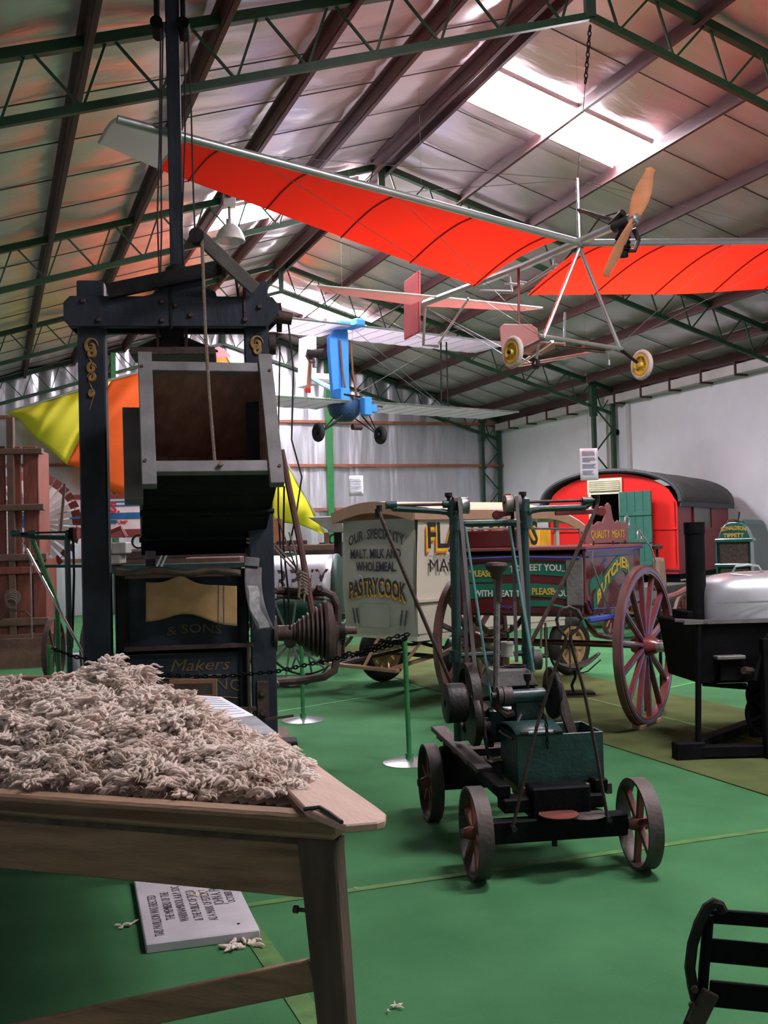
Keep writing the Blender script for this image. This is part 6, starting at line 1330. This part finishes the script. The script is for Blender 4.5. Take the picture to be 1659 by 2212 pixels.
# implement clutter seen between the press posts
_o = EYEV + ray(330, 1215) * 12.8; YF_ = Frame(_o.x, _o.y, -20)
pl_ = thing('seed_drill', 'rusty implement with pale levers and grey boxes seen between the press posts', 'implement', V((_o.x, _o.y, 0)))
def yb(name, x0, y0, x1, y1, v0, v1, m, bev=.01):
    u0, zt = YF_.uz(x0, y0, v0); u1, zb = YF_.uz(x1, y1, v0); return B().box(YF_, u0, u1, v0, v1, zb, zt).out(name, m, pl_, bev=bev)
yb('grey_box', 240, 1172, 272, 1196, -.2, .1, mat('box_grey', (.3, .28, .27), .7)); yb('grey_box', 232, 1200, 260, 1218, -.2, .1, MATS['box_grey']); yb('frame_bar', 190, 1222, 540, 1232, 0, .06, engg); yb('frame_bar', 190, 1192, 540, 1202, .6, .68, rust); yb('hopper', 400, 1205, 520, 1260, .2, .6, brownw)
for x in (335, 345): B().tube([YF_.P(x, 1232, 0), YF_.P(x + 16, 1196, 0)], .012, 6).out('lever', mat('pale_lever', (.3, .42, .4), .5), pl_, smooth=True)
for x in (215, 330, 480): B().beam(YF_.P(x, 1232, .03), V((YF_.P(x, 1232, .03).x, YF_.P(x, 1232, .03).y, 0)), .05).out('leg', rust, pl_)
for x in (115, 195): p = YF_.P(x, 1330, .3); wheel(V((p.x, p.y, .4)), YF_.u, .4, .06, pl_, rim=rust, spoke=rust, hubm=rust, n=8, sp=.025, hub=.05, rt=.02)
B().tube([YF_.P(215, 1160, -.1), YF_.P(262, 1140, -.1), YF_.P(272, 1160, -.1)], .03, 6).out('curved_tine', redm, pl_, smooth=True)

# ================================================================ LAMP, NOTICES, SIGN
lp = EYEV + ray(497, 500) * 15.0
lamp = thing('pendant_lamp', 'grey enamel dome pendant lamp hanging from the second truss', 'lamp', lp)
B().lathe(lp + V((0, 0, -.14)), (0, 0, 1), [(.205, 0), (.21, .01), (.195, .07), (.155, .15), (.095, .22), (.055, .24), (.055, .31), (.0, .32)], 28).out('shade', lampm, lamp, smooth=True, solid=.004)
B().cyl(lp + V((0, 0, .14)), lp + V((0, 0, .36)), .025).out('stem', steel, lamp); B().box(Frame(lp.x, lp.y, -10, lp.z), -.09, .09, -.06, .06, .34, .52).out('ballast_box', lampm, lamp, bev=.01); B().cyl(lp + V((0, 0, .52)), V((lp.x, lp.y, rz(lp.x) - .0)), .01).out('cable', dropem, lamp)
B().lathe(lp + V((0, 0, -.1)), (0, 0, 1), [(0, 0), (.05, .03), (.055, .08), (.03, .14), (0, .15)], 14).out('bulb', mat('bulb_glass', (.6, .6, .55), .2), lamp, smooth=True)
def notice(px0, py0, px1, py1, d, lab, tilt=-20, rows=12, wz=None):
    a = EYEV + ray(px0, py0) * d; F = Frame(a.x, a.y, tilt); t = thing('hanging_notice', lab, 'notice', a)
    u1, z1 = F.uz(px1, py1, 0); z0 = a.z
    B().grid(lambda i, j: F.w(u1 * i, .012 * math.sin(i * 3), z0 + (z1 - z0) * j), 6, 4).out('sheet', paper, t, smooth=True, solid=.002)
    rn = random.Random(5)
    for k in range(rows):
        zz_ = z0 + (z1 - z0) * (.1 + .8 * k / rows); L = rn.uniform(.45, .78)
        if k % 4 == 3: continue
        B().box(F, u1 * .12, u1 * (.12 + L), -.006, -.004, zz_ - .004, zz_ + .003).out('text_line', ink, t)
    q = F.w(u1 / 2, .0, z0); B().tube([q, V((q.x, q.y, wz or (rz(q.x) - .02)))], .0015, 4).out('hanging_thread', steel, t)
notice(1252, 969, 1293, 1037, 12.0, 'white printed notice hung above the red caravan', -20, 16)
notice(754, 1028, 785, 1071, 15.6, 'white printed notice hung before the far wall under the blue ultralight', -18, 9)
q = EYEV + ray(1097, 1072) * 1; r_ = ray(1097, 1072); q = EYEV + r_ * ((XR - .012) / r_.x)
B().box(W0, XR - .02, XR - .001, q.y - .16, q.y + .16, q.z - .06, q.z + .06).out('wall_sign', redv, label='tiny red sign on the white wall beyond the green stand', cat='sign')
r_ = ray(1334, 934); q = EYEV + r_ * ((XR - .02) / r_.x)
B().lathe(q, (-1, 0, 0), [(0, 0), (.07, 0), (.06, .04), (0, .06)], 12).out('wall_bell', blacki, smooth=True, label='small black bell fixed on the white wall beside the lattice column', cat='bell')
